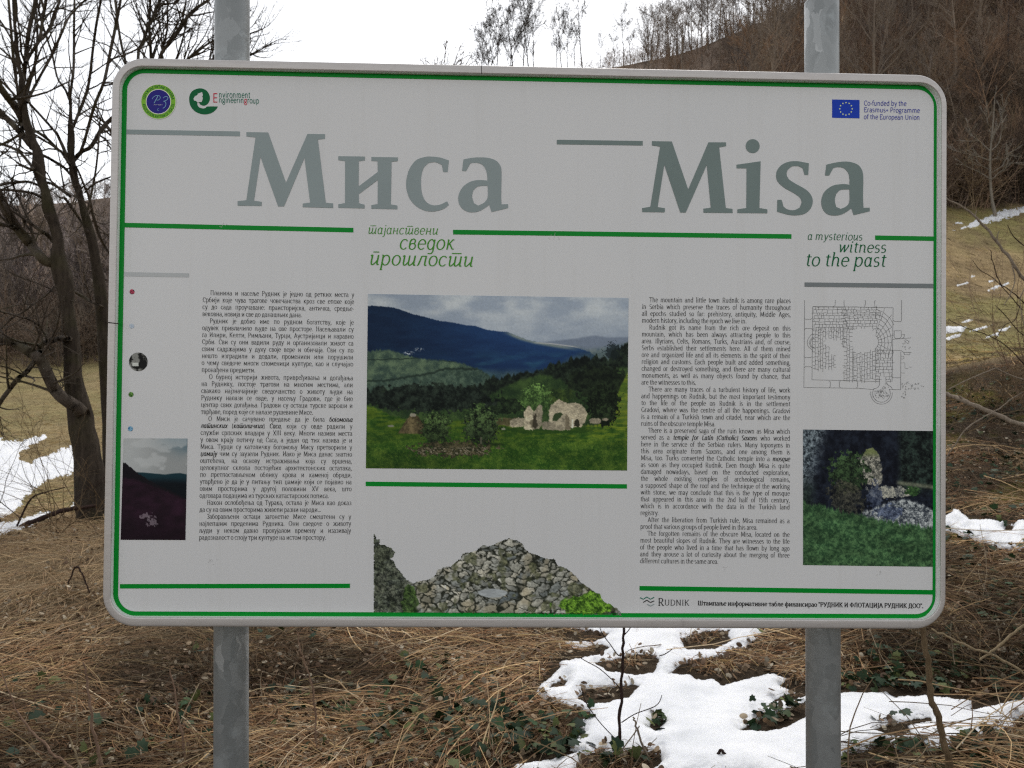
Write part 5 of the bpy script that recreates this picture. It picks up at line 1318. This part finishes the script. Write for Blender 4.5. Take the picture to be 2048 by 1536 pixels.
# ---- floor plan drawing
g = Geo(); Zp = lambda P: Z(1590, 580, 6.145, P)
main = [[(118,125),(112,830),(108,1198)],[(108,1198),(430,1202),(800,1208),(945,1222)],[(218,203),(215,480),(208,1105)],[(208,1103),(600,1112),(1035,1125)],[(218,203),(700,208),(1205,218)],[(1205,218),(1200,600),(1192,1125),(1130,1125)],
 [(495,125),(492,190),(460,205)],[(602,125),(602,190),(612,205)],[(855,128),(866,130),(862,185),(850,205)],[(990,128),(978,135),(980,195),(990,212)],[(1310,125),(1308,375),(1298,388),(1225,385),(1208,375)],
 [(115,345),(130,360),(195,360),(215,340)],[(113,490),(130,472),(200,472),(213,485)],[(113,820),(130,830),(195,830),(210,815)],[(110,955),(125,942),(190,942),(208,955)],
 [(415,1115),(433,1130),(433,1185),(418,1202)],[(565,1112),(545,1130),(545,1185),(560,1205)],[(755,1118),(770,1132),(768,1190),(752,1208)],
 [(1218,500),(1305,500),(1305,575),(1285,595),(1235,595),(1218,575),(1218,500)],[(1310,545),(1345,545),(1340,580),(1310,600)],[(1195,605),(1425,588)],[(1195,740),(1300,742),(1335,768),(1430,765)],[(1335,768),(1345,795),(1410,795),(1412,768)],[(1300,760),(1298,1225)],[(1195,1078),(1300,1078)],[(1155,1222),(1300,1225)],
 [(1035,1060),(1038,1165),(1015,1200),(945,1222)],[(1115,1070),(1118,1130),(1140,1165),(1185,1195),(1195,1220)],[(240,540),(205,545),(165,590),(148,640),(158,690),(205,730),(222,762)],[(240,575),(200,590),(175,640),(190,695),(240,720)],[(240,590),(205,605),(188,645),(200,690),(235,706)]]
for P in main: line_strip(g, Zp(P), .62, .0005)
for r in (108, 132):
    a = np.radians(np.linspace(-30 if r < 120 else -5, 215 if r < 120 else 190, 30)); line_strip(g, Zp(list(zip(1062 + r * np.cos(a), 1270 + r * np.sin(a)))), .6, .0005)
rg = np.random.default_rng(12)
voids = [[(690,480),(840,470),(930,445),(960,520),(950,580),(1030,640),(1000,690),(960,760),(830,770),(720,760),(690,640)], [(350,640),(400,600),(560,600),(560,680),(610,720),(600,1000),(500,1010),(500,800),(420,790),(420,700)], [(212,990),(520,960),(600,1000),(580,1100),(212,1100)], [(1030,1060),(1120,1060),(1120,1130),(1030,1130)]]
def free(x, y): return 220 < x < 1200 and 205 < y < 1118 and not any(bool(inside(np.array(p), np.array(float(x)), np.array(float(y)))) for p in voids)
def seg(a, b, w=.5):
    if free((a[0] + b[0]) / 2, (a[1] + b[1]) / 2): line_strip(g, Zp([(a[0] + rg.normal(0, 3), a[1] + rg.normal(0, 3)), (b[0] + rg.normal(0, 3), b[1] + rg.normal(0, 3))]), w, .0005)
for (x0, x1, y0, y1, hor, c) in ((220, 600, 210, 480, 1, 36), (600, 1000, 210, 480, 1, 30), (220, 600, 480, 1000, 0, 32), (600, 720, 480, 1110, 0, 40), (720, 1000, 740, 1115, 0, 34), (1000, 1195, 740, 1115, 1, 40)):
    p = (y0 if hor else x0)
    while p < (y1 if hor else x1):
        st = c * rg.uniform(.7, 1.25); q = (x0 if hor else y0) - rg.uniform(0, 40)
        while q < (x1 if hor else y1):
            l = rg.uniform(28, 70)
            if hor: seg((q, p), (q + l, p)); seg((q + l, p), (q + l, p + st))
            else: seg((p, q), (p, q + l)); seg((p, q + l), (p + st, q + l))
            q += l
        p += st
for k in range(7):
    rr = 70 + 42 * k
    for q in range(12):
        a0, a1 = math.radians(-100 + 17 * q), math.radians(-100 + 17 * (q + 1)); c = (960, 640); f = lambda r, a: (c[0] + r * math.cos(a) * .95, c[1] + r * math.sin(a) * 1.25)
        if f(rr, a0)[0] > 985 and f(rr, a0)[1] < 760: seg(f(rr, a0), f(rr, a1)); seg(f(rr, a0), f(rr + 42, a0))
for k in range(95):
    x, y = (rg.normal(1062, 45), rg.normal(1275, 45)) if k < 50 else (rg.uniform(1310, 1570), rg.uniform(1140, 1225)) if k < 78 else (rg.uniform(1310, 1400), rg.uniform(1225, 1340)) if k < 86 else (rg.uniform(1330, 1420), rg.uniform(620, 720))
    a = rg.uniform(0, 6.28); L = rg.uniform(8, 24); line_strip(g, Zp([(x, y), (x + L * math.cos(a), y + L * math.sin(a)), (x + L * math.cos(a + .9), y + L * math.sin(a + 1.2))]), .5, .00053)
for P in ([(1355,610),(1385,620),(1400,650),(1385,660),(1345,625),(1355,610)], [(1300,812),(1335,815),(1340,835),(1320,850),(1300,845)], [(1305,895),(1350,895),(1350,960),(1390,968)], [(1300,1018),(1350,1020)], [(1400,945),(1435,948)]): line_strip(g, Zp(P), .5, .0005)
gpart('floor_plan_drawing', g, PLANK)

# ---- printed photographs: fine grids whose ink is computed point by point
PRINTM = mat_tint('printed_ink', .5, .12)
def paint_grid(name, cn, nx, ny, fn, keep=None, label=None):
    s, t = np.meshgrid(np.linspace(0, 1, nx), np.linspace(0, 1, ny)); cn = np.array(cn, float)
    P = cn[0] * ((1 - s) * (1 - t))[..., None] + cn[1] * (s * (1 - t))[..., None] + cn[2] * (s * t)[..., None] + cn[3] * ((1 - s) * t)[..., None]
    x, y = P[..., 0], P[..., 1]; c = np.clip(lin(lift_tone(fn(x, y))) / KREF, 0, .95)
    i = np.arange(ny - 1)[:, None]; j = np.arange(nx - 1)[None]
    q = np.stack([i * nx + j, i * nx + j + 1, (i + 1) * nx + j + 1, (i + 1) * nx + j], -1).reshape(-1, 4)
    if keep is not None:
        k = keep(x, y).ravel(); q = q[k[q].sum(1) >= 3]
    return bpart(name, print_at(x, y, .0005), q, PRINTM, col=c.reshape(-1, 3), label=label)
def lay(c, m, col): return c + (np.asarray(col, float) - c) * np.clip(m, 0, 1)[..., None]
def below(y, x, pts, soft=1.2, rough=0, k=.2, seed=0):
    p = np.array(pts); e = np.interp(x, p[:, 0], p[:, 1]) + (rough * 2 * (fbm(x * k, y * .02 + seed, 3, seed) - .5) if rough else 0)
    return sstep(-soft, soft, y - e)
def blob(x, y, cx, cy, rx, ry, seed, k=.16, rag=.7):
    d = np.hypot((x - cx) / rx, (y - cy) / ry) + rag * (fbm(x * k, y * k, 3, seed) - .5) * 1.1
    return sstep(1.06, .92, d)
def veg(x, y, dark, light, k, seed, sharp=.16):
    n = fbm(x * k, y * k, 4, seed); return np.asarray(dark, float) + (np.asarray(light, float) - dark) * sstep(.5 - sharp, .5 + sharp, n)[..., None]
def leafy(x, y, dark, light, seed, k=.34, top=None, bot=None):
    """soft foliage: clumps, fine leaves and a little grain, lighter towards the top"""
    n = .45 * fbm(x * k * .35, y * k * .35, 3, seed) + .35 * fbm(x * k, y * k, 3, seed + 1) + .2 * vnoise(x * 1.1, y * 1.1, seed + 2)
    n = sstep(.30, .72, n)
    if top is not None: n = n * (.45 + .75 * sstep(bot, top, y))
    return np.asarray(dark, float) + (np.asarray(light, float) - np.asarray(dark, float)) * np.clip(n, 0, 1.1)[..., None]
def photo_valley(x, y):
    n = fbm(x * .014, y * .03, 5, 201)
    c = np.array([106, 114, 123.]) + np.array([32, 28, 20.]) * (sstep(.36, .78, n) * (.45 + .55 * sstep(670, 600, y)))[..., None] - 8 * sstep(1000, 740, x)[..., None]
    c = lay(c, below(y, x, [(1030,692),(1090,684),(1150,677),(1190,671),(1215,675),(1260,674)], 2.5), (82, 90, 101))
    c = lay(c, below(y, x, [(1040,696),(1100,690),(1150,692),(1180,697),(1225,690),(1260,684)], 5, 3, .1) * .75, leafy(x, y, (58, 70, 80), (88, 96, 96), 204, .2))
    ridge = [(730,613),(745,611),(765,613),(785,615),(800,619),(825,628),(850,634),(880,642),(905,645),(930,650),(950,652),(975,660),(1000,663),(1015,664),(1030,670),(1055,680),(1085,686),(1110,690),(1150,695),(1180,704),(1230,742)]
    m = below(y, x, ridge, 1.0, 1.2, .5, 2)
    dx = sstep(740, 1090, x); dy = sstep(620, 740, y)
    mt = np.array([11, 23, 40.]) + np.array([11, 21, 38.]) * (dx * (1 - .45 * dy))[..., None] + np.array([4, 7, 8.]) * (fbm(x * .03, y * .12, 4, 203) * 1.6 - .6)[..., None]
    mt = mt + np.array([10, 20, 12.]) * (sstep(.5, .75, fbm(x * .022, y * .07, 3, 205)) * sstep(690, 735, y) * dx)[..., None]
    c = lay(c, m, mt)
    c = lay(c, m * sstep(7, 0, y - np.interp(x, [1000, 1015, 1040, 1070, 1110, 1150], [664, 666, 676, 684, 691, 697])) * sstep(1000, 1030, x) * sstep(1170, 1120, x) * .75, (108, 112, 98))
    c = lay(c, sstep(1.8, .4, np.abs(y - np.interp(x, [1060, 1100, 1160], [685, 687, 695]))) * sstep(1060, 1085, x) * sstep(1165, 1140, x) * .6, (146, 143, 136))
    c = lay(c, below(y, x, [(1100,742),(1130,722),(1160,708),(1190,702),(1262,690)], 9) * .55, leafy(x, y, (40, 54, 52), (72, 84, 74), 206, .2))
    f = below(y, x, [(730,703),(768,699),(790,703),(815,712),(840,717),(880,721),(915,724),(945,733),(975,747),(985,760)], 2.5, 4, .3, 3)
    c = lay(c, f, leafy(x, y, (34, 47, 42), (70, 84, 64), 207, .12))
    c = lay(c, f * sstep(1.8, .4, np.abs(y - np.interp(x, [730, 800, 850, 900], [720, 718, 715, 724]) + 2 * (vnoise(x * .2, y * 0, 3) - .5))) * .8, (20, 30, 26))
    c = lay(c, f * below(y, x, [(730,765),(780,756),(830,748),(880,738),(960,735)], 4, 5, .2, 5) * .7, leafy(x, y, (26, 38, 34), (60, 74, 62), 209, .3))
    c = lay(c, f * sstep(3.5, .8, np.abs(y - np.interp(x, [760, 800, 860, 890], [762, 757, 747, 738]) + 3 * (vnoise(x * .3, y * 0, 4) - .5))) * .7, (18, 27, 23))
    c = lay(c, sstep(5, 1, np.hypot((x - 818) / 3, (y - 706))) * sstep(.45, .6, fbm(x * .6, y * .6, 2, 8)), (142, 146, 148)); c = lay(c, sstep(5, 1, np.hypot((x - 838) / 3, (y - 699))) * sstep(.5, .64, fbm(x * .6, y * .6, 2, 9)), (118, 124, 128))
    c = lay(c, below(y, x, [(730,780),(760,774),(800,782),(850,785),(900,780),(930,782),(960,768),(990,755),(1040,748),(1085,740),(1110,726),(1150,718),(1190,712),(1215,716),(1235,694),(1262,685)], 2.5, 11, .16, 11), leafy(x, y, (6, 10, 9), (28, 37, 27), 211, .22))
    c = lay(c, blob(x, y, 1225, 703, 15, 15, 14, .4, 1.6) * .75, (14, 20, 22))
    c = lay(c, below(y, x, [(955,802),(1000,777),(1050,757),(1090,750),(1130,762),(1180,770),(1230,740),(1262,730)], 4, 5, .1, 13) * .85, leafy(x, y, (22, 36, 20), (48, 66, 32), 213, .12))
    c = lay(c, blob(x, y, 1195, 765, 62, 32, 15) * .92, leafy(x, y, (6, 10, 8), (24, 32, 20), 214, .3)); c = lay(c, blob(x, y, 1115, 792, 38, 15, 16) * .7, leafy(x, y, (16, 26, 14), (58, 72, 28), 215, .25)); c = lay(c, blob(x, y, 1005, 812, 42, 16, 17), leafy(x, y, (9, 15, 10), (32, 44, 26), 217, .4))
    c = lay(c, blob(x, y, 855, 797, 135, 28, 18) * .95, leafy(x, y, (5, 9, 8), (30, 38, 31), 219, .26))
    mead = leafy(x, y, (22, 45, 13), (50, 69, 23), 221, .2); mead = mead + (np.array([92, 100, 24.]) - mead) * (sstep(.38, .72, fbm(x * .05, y * .25, 4, 223)) * sstep(905, 845, y) * (.35 + .4 * sstep(980, 1150, x)))[..., None]
    mead = mead * (.84 + .3 * fbm(x * .02, y * .06, 3, 225))[..., None] * (1 - .18 * sstep(895, 942, y) * sstep(1100, 800, x))[..., None]
    mead = mead + (16 * sstep(.60, .8, vnoise(x * .9, y * .9, 227)) * sstep(845, 900, y))[..., None] * np.array([1, 1, .35])
    c = lay(c, below(y, x, [(730,808),(760,820),(790,834),(830,843),(900,842),(980,838),(1010,836),(1060,850),(1150,852),(1195,850),(1225,815),(1240,775),(1262,730)], 3, 4, .2, 19), mead)
    c = lay(c, below(y, x, [(1205,860),(1225,815),(1240,775),(1262,728)], 8) * sstep(1190, 1225, x) * sstep(870, 830, y) * .45, (74, 84, 30))
    c = lay(c, blob(x, y, 1010, 843, 38, 8, 20) * .85, leafy(x, y, (50, 44, 32), (78, 70, 52), 228, .3))
    hay = sdist([(796,867),(806,850),(818,833),(826,827),(836,832),(848,850),(852,868)], x, y); c = lay(c, sstep(-1.5, 1.5, hay + 2 * (vnoise(x * .5, y * .5, 6) - .5)), leafy(x, y, (44, 39, 26), (84, 75, 52), 229, .3) * (1 - .3 * sstep(822, 846, x))[..., None]); c = lay(c, blob(x, y, 826, 830, 7, 3.4, 21) * .8, (112, 108, 96))
    for cx, cy, rx, ry, sd, dk, lt in ((872,859,29,33,22,(9,15,8),(62,80,44)), (962,853,36,37,23,(8,13,8),(62,80,46)), (1072,800,30,30,24,(24,38,18),(80,106,54)), (1205,808,34,36,25,(5,9,6),(26,36,21)), (1208,831,22,23,26,(7,12,7),(36,48,28))):
        c = lay(c, sstep(.15, .75, blob(x, y, cx, cy, rx, ry, sd, .3, 1.0)), leafy(x, y, dk, lt, 231 + sd, .42, cy - ry, cy + ry))
    c = lay(c, sstep(5, 1, np.hypot((x - 990) / 5, y - 889)) * .7, (12, 22, 10)); c = lay(c, sstep(3, 1, np.abs(x - 962)) * (y > 875) * (y < 889) * .7, (70, 66, 56))
    st = np.array([140, 132, 111.]) * (.42 + .82 * (.6 * fbm(x * .45, y * .75, 3, 241) + .4 * fbm(x * .12, y * .12, 2, 242)))[..., None]
    x0, y0 = x, y; x = x + 3 * (fbm(x * .3, y * .3, 2, 51) - .5); y = y + 4 * (fbm(x0 * .3, y0 * .3, 2, 52) - .5)
    def soft(P): return sstep(-.8, .8, sdist(P, x, y))
    c = lay(c, blob(x, y, 1100, 860, 92, 7, 44, .1, .3) * .7, (24, 44, 14))
    c = lay(c, soft([(1019,854),(1020,842),(1026,838),(1036,836),(1048,835),(1048,853)]), st * .94)
    c = lay(c, soft([(1097,848),(1098,820),(1102,811),(1110,804),(1118,799),(1126,803),(1134,806),(1150,806),(1163,809),(1170,818),(1175,828),(1171,842),(1162,854),(1140,856),(1100,854)]), st * 1.02)
    c = lay(c, soft([(1106,842),(1106,833),(1111,826),(1120,825),(1127,830),(1126,842)]), (34, 46, 26)); c = lay(c, soft([(1148,852),(1148,843),(1153,838),(1158,841),(1160,850),(1158,855)]), (30, 29, 21)); c = lay(c, sstep(3, .5, np.abs(x - 1145)) * (y > 838) * (y < 856) * .9, (164, 158, 140))
    c = lay(c, soft([(1084,858),(1084,846),(1092,842),(1104,846),(1110,842),(1140,846),(1140,860),(1112,861)]), st * .80)
    c = lay(c, soft([(1108,860),(1114,842),(1124,831),(1132,826),(1138,836),(1141,860)]), st * .92); c = lay(c, soft([(1131,828),(1138,836),(1141,859),(1130,860)]) * .6, (62, 56, 43))
    c = lay(c, soft([(1048,858),(1048,824),(1053,816),(1058,811),(1064,819),(1067,824),(1066,860)]), st * 1.06)
    c = lay(c, soft([(1064,858),(1066,828),(1072,818),(1079,808),(1085,812),(1084,850),(1078,858)]), st * .80)
    c = lay(c, soft([(1064,852),(1067,832),(1073,826),(1072,840),(1076,850),(1070,858)]) * .85, (32, 29, 22)); c = lay(c, soft([(1058,845),(1066,838),(1070,850),(1064,856)]) * .6, (44, 40, 30))
    x, y = x0, y0
    c = lay(c, blob(x, y, 1190, 842, 12, 6, 27, .3, .5), st * .8); c = lay(c, blob(x, y, 1211, 839, 6, 3, 28, .3, .5), st * .74); c = lay(c, blob(x, y, 782, 852, 7, 2.6, 29, .3, .5), (84, 86, 74)); c = lay(c, blob(x, y, 1007, 858, 4, 2.4, 30, .3, .5), (90, 92, 78))
    band = sstep(.1, .9, blob(x, y, 905, 898, 80, 15, 31, .2, 1.2)); c = lay(c, band * .9, leafy(x, y, (20, 21, 13), (64, 56, 42), 251, .5)); c = lay(c, band * sstep(.52, .68, fbm(x * .45, y * .6, 3, 33)) * sstep(12, 4, np.abs(y - 902)) * .75, (106, 99, 85))
    g_ = fbm(x * .5, y * .5, 3, 260) - .5
    return c * (1.07 + .14 * g_)[..., None]
paint_grid('printed_photo', [(736,588),(1257,596),(1254,941),(732,936.5)], 420, 280, photo_valley, label='printed photo of a ruin in a green mountain meadow')
def photo_dusk(x, y):
    n = fbm(x * .03, y * .05, 4, 301); a = sstep(300, 375, x + (n - .5) * 60) * sstep(920, 876, y + (n - .5) * 30)
    c = np.array([128, 130, 129.]) - 20 * sstep(250, 340, x)[..., None] + (np.array([66, 88, 98.]) - np.array([118, 122, 122.])) * a[..., None]
    c = lay(c, sstep(.5, .66, n) * .55, (140, 142, 141))
    c = lay(c, below(y, x, [(240,940),(270,944),(300,946),(330,949),(345,947),(360,946),(376,949)], 1), (14, 34, 40)); c = lay(c, below(y, x, [(240,960),(330,960),(376,962)], 9), (6, 10, 14))
    c = lay(c, below(y, x, [(240,922),(250,926),(262,934),(272,944),(285,952),(300,962),(330,976),(360,990),(376,1000)], 1, 3, .3, 5), (12, 10, 14))
    c = lay(c, below(y, x, [(240,956),(270,958),(300,970),(340,985),(376,1002)], 3, 3, .2, 6), np.array([27, 14, 23.]) * (.5 + .9 * fbm(x * .05, y * .08, 3, 7))[..., None])
    c = lay(c, sstep(1010, 1070, y) * .6, (14, 7, 12))
    c = lay(c, (blob(x, y, 305, 1044, 9, 9, 8, .3, 2) + blob(x, y, 290, 1032, 10, 5, 9, .3, 2.4)) * .5, (130, 122, 126))
    return c
paint_grid('printed_photo', [(247.5,876.5),(375,877),(371,1080),(241.5,1079.5)], 110, 170, photo_dusk, label='narrow printed photo of a dark hillside at dusk')
def photo_grass(x, y):
    c = leafy(x, y, (4, 6, 13), (22, 27, 36), 401, .18)
    c = lay(c, sstep(1790, 1806, x) * sstep(1000, 965, y), leafy(x, y, (3, 6, 7), (36, 48, 42), 403, .3))
    lf = sstep(1664, 1622, x + (y - 880) * .25 + 22 * (fbm(x * .1, y * .1, 3, 5) - .5)) * sstep(1002, 955, y); c = lay(c, lf, leafy(x, y, (16, 21, 26), (112, 122, 126), 405, .55))
    c = lay(c, sstep(1640, 1610, x) * sstep(940, 990, y) * .7, leafy(x, y, (10, 16, 14), (50, 64, 52), 406, .4))
    xa = x + 9 * (fbm(x * .15, y * .15, 2, 55) - .5); ya = y + 9 * (fbm(x * .15, y * .15, 2, 56) - .5)
    arch = sstep(-1.2, 1.2, sdist([(1712,928),(1722,910),(1733,901),(1743,895),(1752,903),(1758,916),(1763,935),(1764,962),(1752,974),(1726,962)], xa, ya)); c = lay(c, arch, leafy(x, y, (44, 45, 42), (140, 137, 124), 407, .6)); c = lay(c, arch * sstep(918, 903, y), leafy(x, y, (66, 74, 44), (96, 102, 66), 408, .3))
    c = lay(c, sstep(.1, .9, blob(x, y, 1697, 945, 38, 36, 9, .16, 1.3)), leafy(x, y, (7, 13, 9), (52, 72, 44), 409, .42, 905, 1000)); c = lay(c, sstep(.1, .9, blob(x, y, 1692, 998, 34, 34, 10, .16, 1.3)) * .75, leafy(x, y, (14, 16, 15), (76, 74, 60), 411, .5))
    c = lay(c, sstep(7, 1, np.abs(y - 966 - (x - 1800) * .12)) * sstep(1788, 1800, x) * .85, leafy(x, y, (62, 66, 54), (98, 100, 84), 412, .4))
    c = lay(c, sstep(.1, .9, blob(x, y, 1776, 985, 44, 12, 12, .14, 1.3)), leafy(x, y, (38, 42, 48), (142, 140, 126), 413, .4)); c = lay(c, sstep(.1, .9, blob(x, y, 1752, 992, 17, 26, 13, .15, 1.3)) * .7, leafy(x, y, (18, 24, 40), (72, 80, 96), 414, .4)); c = lay(c, sstep(.1, .9, blob(x, y, 1824, 982, 14, 9, 14, .3, 1.2)), leafy(x, y, (22, 40, 20), (54, 80, 44), 416, .4))
    pile = below(y, x, [(1690,1040),(1730,1022),(1760,1010),(1790,1000),(1812,998),(1830,1004),(1850,1012),(1868,1022)], 3, 6, .25, 15) * sstep(1690, 1750, x); c = lay(c, pile, leafy(x, y, (26, 31, 38), (150, 154, 152), 415, .6)); c = lay(c, pile * sstep(.1, .9, blob(x, y, 1778, 1024, 28, 15, 16, .14, 1.0)) * .75, leafy(x, y, (16, 22, 38), (82, 92, 114), 417, .5))
    gr = leafy(x, y, (22, 42, 26), (62, 89, 56), 419, .5) * (.74 + .5 * fbm(x * .04, y * .07, 3, 421))[..., None]
    return lay(c, below(y, x, [(1600,1003),(1640,1010),(1680,1022),(1720,1030),(1760,1040),(1800,1046),(1870,1056)], 4, 8, .3, 17), gr)
paint_grid('printed_photo', [(1606,859),(1866,862),(1865.5,1133.5),(1606,1130)], 230, 240, photo_grass, label='printed photo of a shaded ruin wall above green grass')
# the cut-out wall of stones
_rs = np.random.default_rng(77); SP = np.column_stack([_rs.uniform(740, 1250, 420), _rs.uniform(1060, 1232, 420)])
for _ in range(2):
    for k in range(len(SP)):
        d = (SP - SP[k]) * [1, 1.6]; r = np.hypot(d[:, 0], d[:, 1]); r[k] = 99; m = r < 13
        if m.any(): SP[k] -= (d[m] / (r[m][:, None] + .1)).sum(0) * 2.2 * [1, .6]
SA = _rs.normal(.2, .5, 420); SCc = _rs.normal(0, 1, 420); SSz = _rs.uniform(.55, 1.9, 420)
WALL = [(747.5,1225),(747.5,1066),(751,1072),(752,1078),(759,1078),(760,1088),(772,1091),(785,1098),(791,1104),(786,1114),(780,1118),(789,1124),(792,1134),(801,1143),(806,1152),(815,1160),(828,1166),(845,1160),(862,1158),(870,1150),(876,1138),(888,1134),(902,1132),(912,1122),(920,1118),(926,1106),(940,1104),(955,1100),(965,1090),(978,1092),(990,1088),(1000,1082),(1010,1078),(1020,1077),(1034,1081),(1046,1088),(1050,1098),(1062,1106),(1080,1112),(1092,1117),(1108,1118),(1115,1130),(1130,1136),(1142,1144),(1152,1152),(1158,1162),(1175,1174),(1190,1183),(1200,1188),(1206,1202),(1220,1208),(1232,1216),(1243,1226),(1243,1230)]
def photo_stones(x, y):
    xw = x + 9 * (fbm(x * .16, y * .16, 3, 3) - .5); yw = y + 9 * (fbm(x * .16, y * .16, 3, 4) - .5)
    b = np.full(x.shape, 1e9); b2_ = b.copy(); bi = np.zeros(x.shape, int)
    for k in range(420):
        dx = xw - SP[k, 0]; dy = yw - SP[k, 1]; ca, sa = math.cos(SA[k]), math.sin(SA[k])
        d = np.hypot((dx * ca - dy * sa) / 1.6, (dx * sa + dy * ca) * 1.45) / SSz[k]
        n = d < b; b2_ = np.where(n, b, np.minimum(b2_, d)); bi = np.where(n, k, bi); b = np.where(n, d, b)
    e = sstep(.4, 3.0, b2_ - b)
    c = (np.array([112, 112, 104.]) + SCc[bi][..., None] * np.array([15, 13, 10.]) + (x - SP[bi, 0])[..., None] * -.8 + (y - SP[bi, 1])[..., None] * -1.2) * (.58 + .78 * fbm(x * .3, y * .42, 4, 6))[..., None]
    c = lay(c, sstep(.6, .8, fbm(x * .03, y * .03, 2, 8)) * .5, (118, 108, 84))
    c = c * e[..., None] + np.array([26, 28, 22.]) * (1 - e[..., None])
    c = lay(c, sstep(.56, .66, fbm(x * .05, y * .05, 3, 9)) * .7, leafy(x, y, (34, 38, 25), (96, 97, 70), 10, .45))
    c = lay(c, sstep(835, 800, x + 20 * (fbm(x * .1, y * .1, 2, 12) - .5)) * .75, leafy(x, y, (9, 12, 10), (84, 90, 74), 14, .5)); c = lay(c, blob(x, y, 820, 1205, 16, 30, 15, .1) * .8, leafy(x, y, (14, 24, 10), (72, 98, 44), 16, .5))
    c = lay(c, blob(x, y, 1165, 1212, 58, 18, 17, .1) + blob(x, y, 1185, 1195, 20, 14, 18, .1), leafy(x, y, (24, 44, 12), (104, 142, 46), 19, .5))
    c = lay(c, blob(x, y, 984, 1186, 30, 9, 20, .05, .25), np.array([120, 124, 124.]) * (.85 + .3 * fbm(x * .1, y * .3, 3, 21))[..., None])
    return c
paint_grid('printed_photo', [(746,1062),(1246,1062),(1246,1231),(746,1226)], 330, 120, photo_stones, lambda x, y: inside(WALL, x + 3 * (vnoise(x * .5, y * .5, 3) - .5), y + 3 * (vnoise(x * .5, y * .5, 4) - .5)), 'cut out printed picture of a rubble stone wall')
# five small round pictures
def dot_print(cx, cy, r, fn, nr=10, na=36):
    a = np.linspace(0, 2 * math.pi, na + 1)[:-1]; rr_ = np.linspace(.02, 1, nr)[:, None] * r
    x = cx + rr_ * np.cos(a); y = cy + rr_ * np.sin(a); c = np.clip(lin(lift_tone(fn(x, y))) / KREF, 0, .95)
    i = np.arange(nr - 1)[:, None]; j = np.arange(na)[None]; jn = (j + 1) % na
    q = np.stack([i * na + j, i * na + jn, (i + 1) * na + jn, (i + 1) * na + j], -1).reshape(-1, 4)
    T_ = np.stack([np.zeros(na - 2, int), np.arange(1, na - 1), np.arange(2, na)], -1)
    bpart('round_picture', print_at(x, y, .0005), [q, T_], PRINTM, col=c.reshape(-1, 3))
dot_print(264.3, 583.6, 5, lambda x, y: veg(x, y, (40, 30, 34), (150, 50, 70), .5, 3))
dot_print(263.6, 652.2, 4.8, lambda x, y: veg(x, y, (118, 128, 140), (140, 146, 152), .5, 4))
dot_print(276.8, 723.6, 18.6, lambda x, y: lay(lay(veg(x, y, (14, 14, 13), (96, 96, 92), .14, 5, .12), (np.abs(x - 271) < 6) * (np.abs(y - 729) < 3.5) * .9, (156, 158, 152)), blob(x, y, 286, 728, 8, 9, 6, .2, .4), (18, 18, 18)), 26, 60)
dot_print(262.2, 789, 5, lambda x, y: veg(x, y, (30, 60, 20), (84, 116, 56), .5, 7))
dot_print(261, 857.5, 5, lambda x, y: veg(x, y, (40, 76, 104), (96, 128, 146), .5, 8))
# faint scuffs where the fixings press through
g = Geo()
for cx, cy in ((424, 1124), (1452, 1136), (1426, 812), (1756, 1146), (1105, 473), (443, 450)):
    for k in range(5):
        a = rg.normal(cx, 5), rg.normal(cy, 4); line_strip(g, [a, (a[0] + rg.normal(0, 3), a[1] + rg.normal(0, 4))], .55, .00045 + k * .00003)
gpart('scuff_marks', g, SMUDGE)
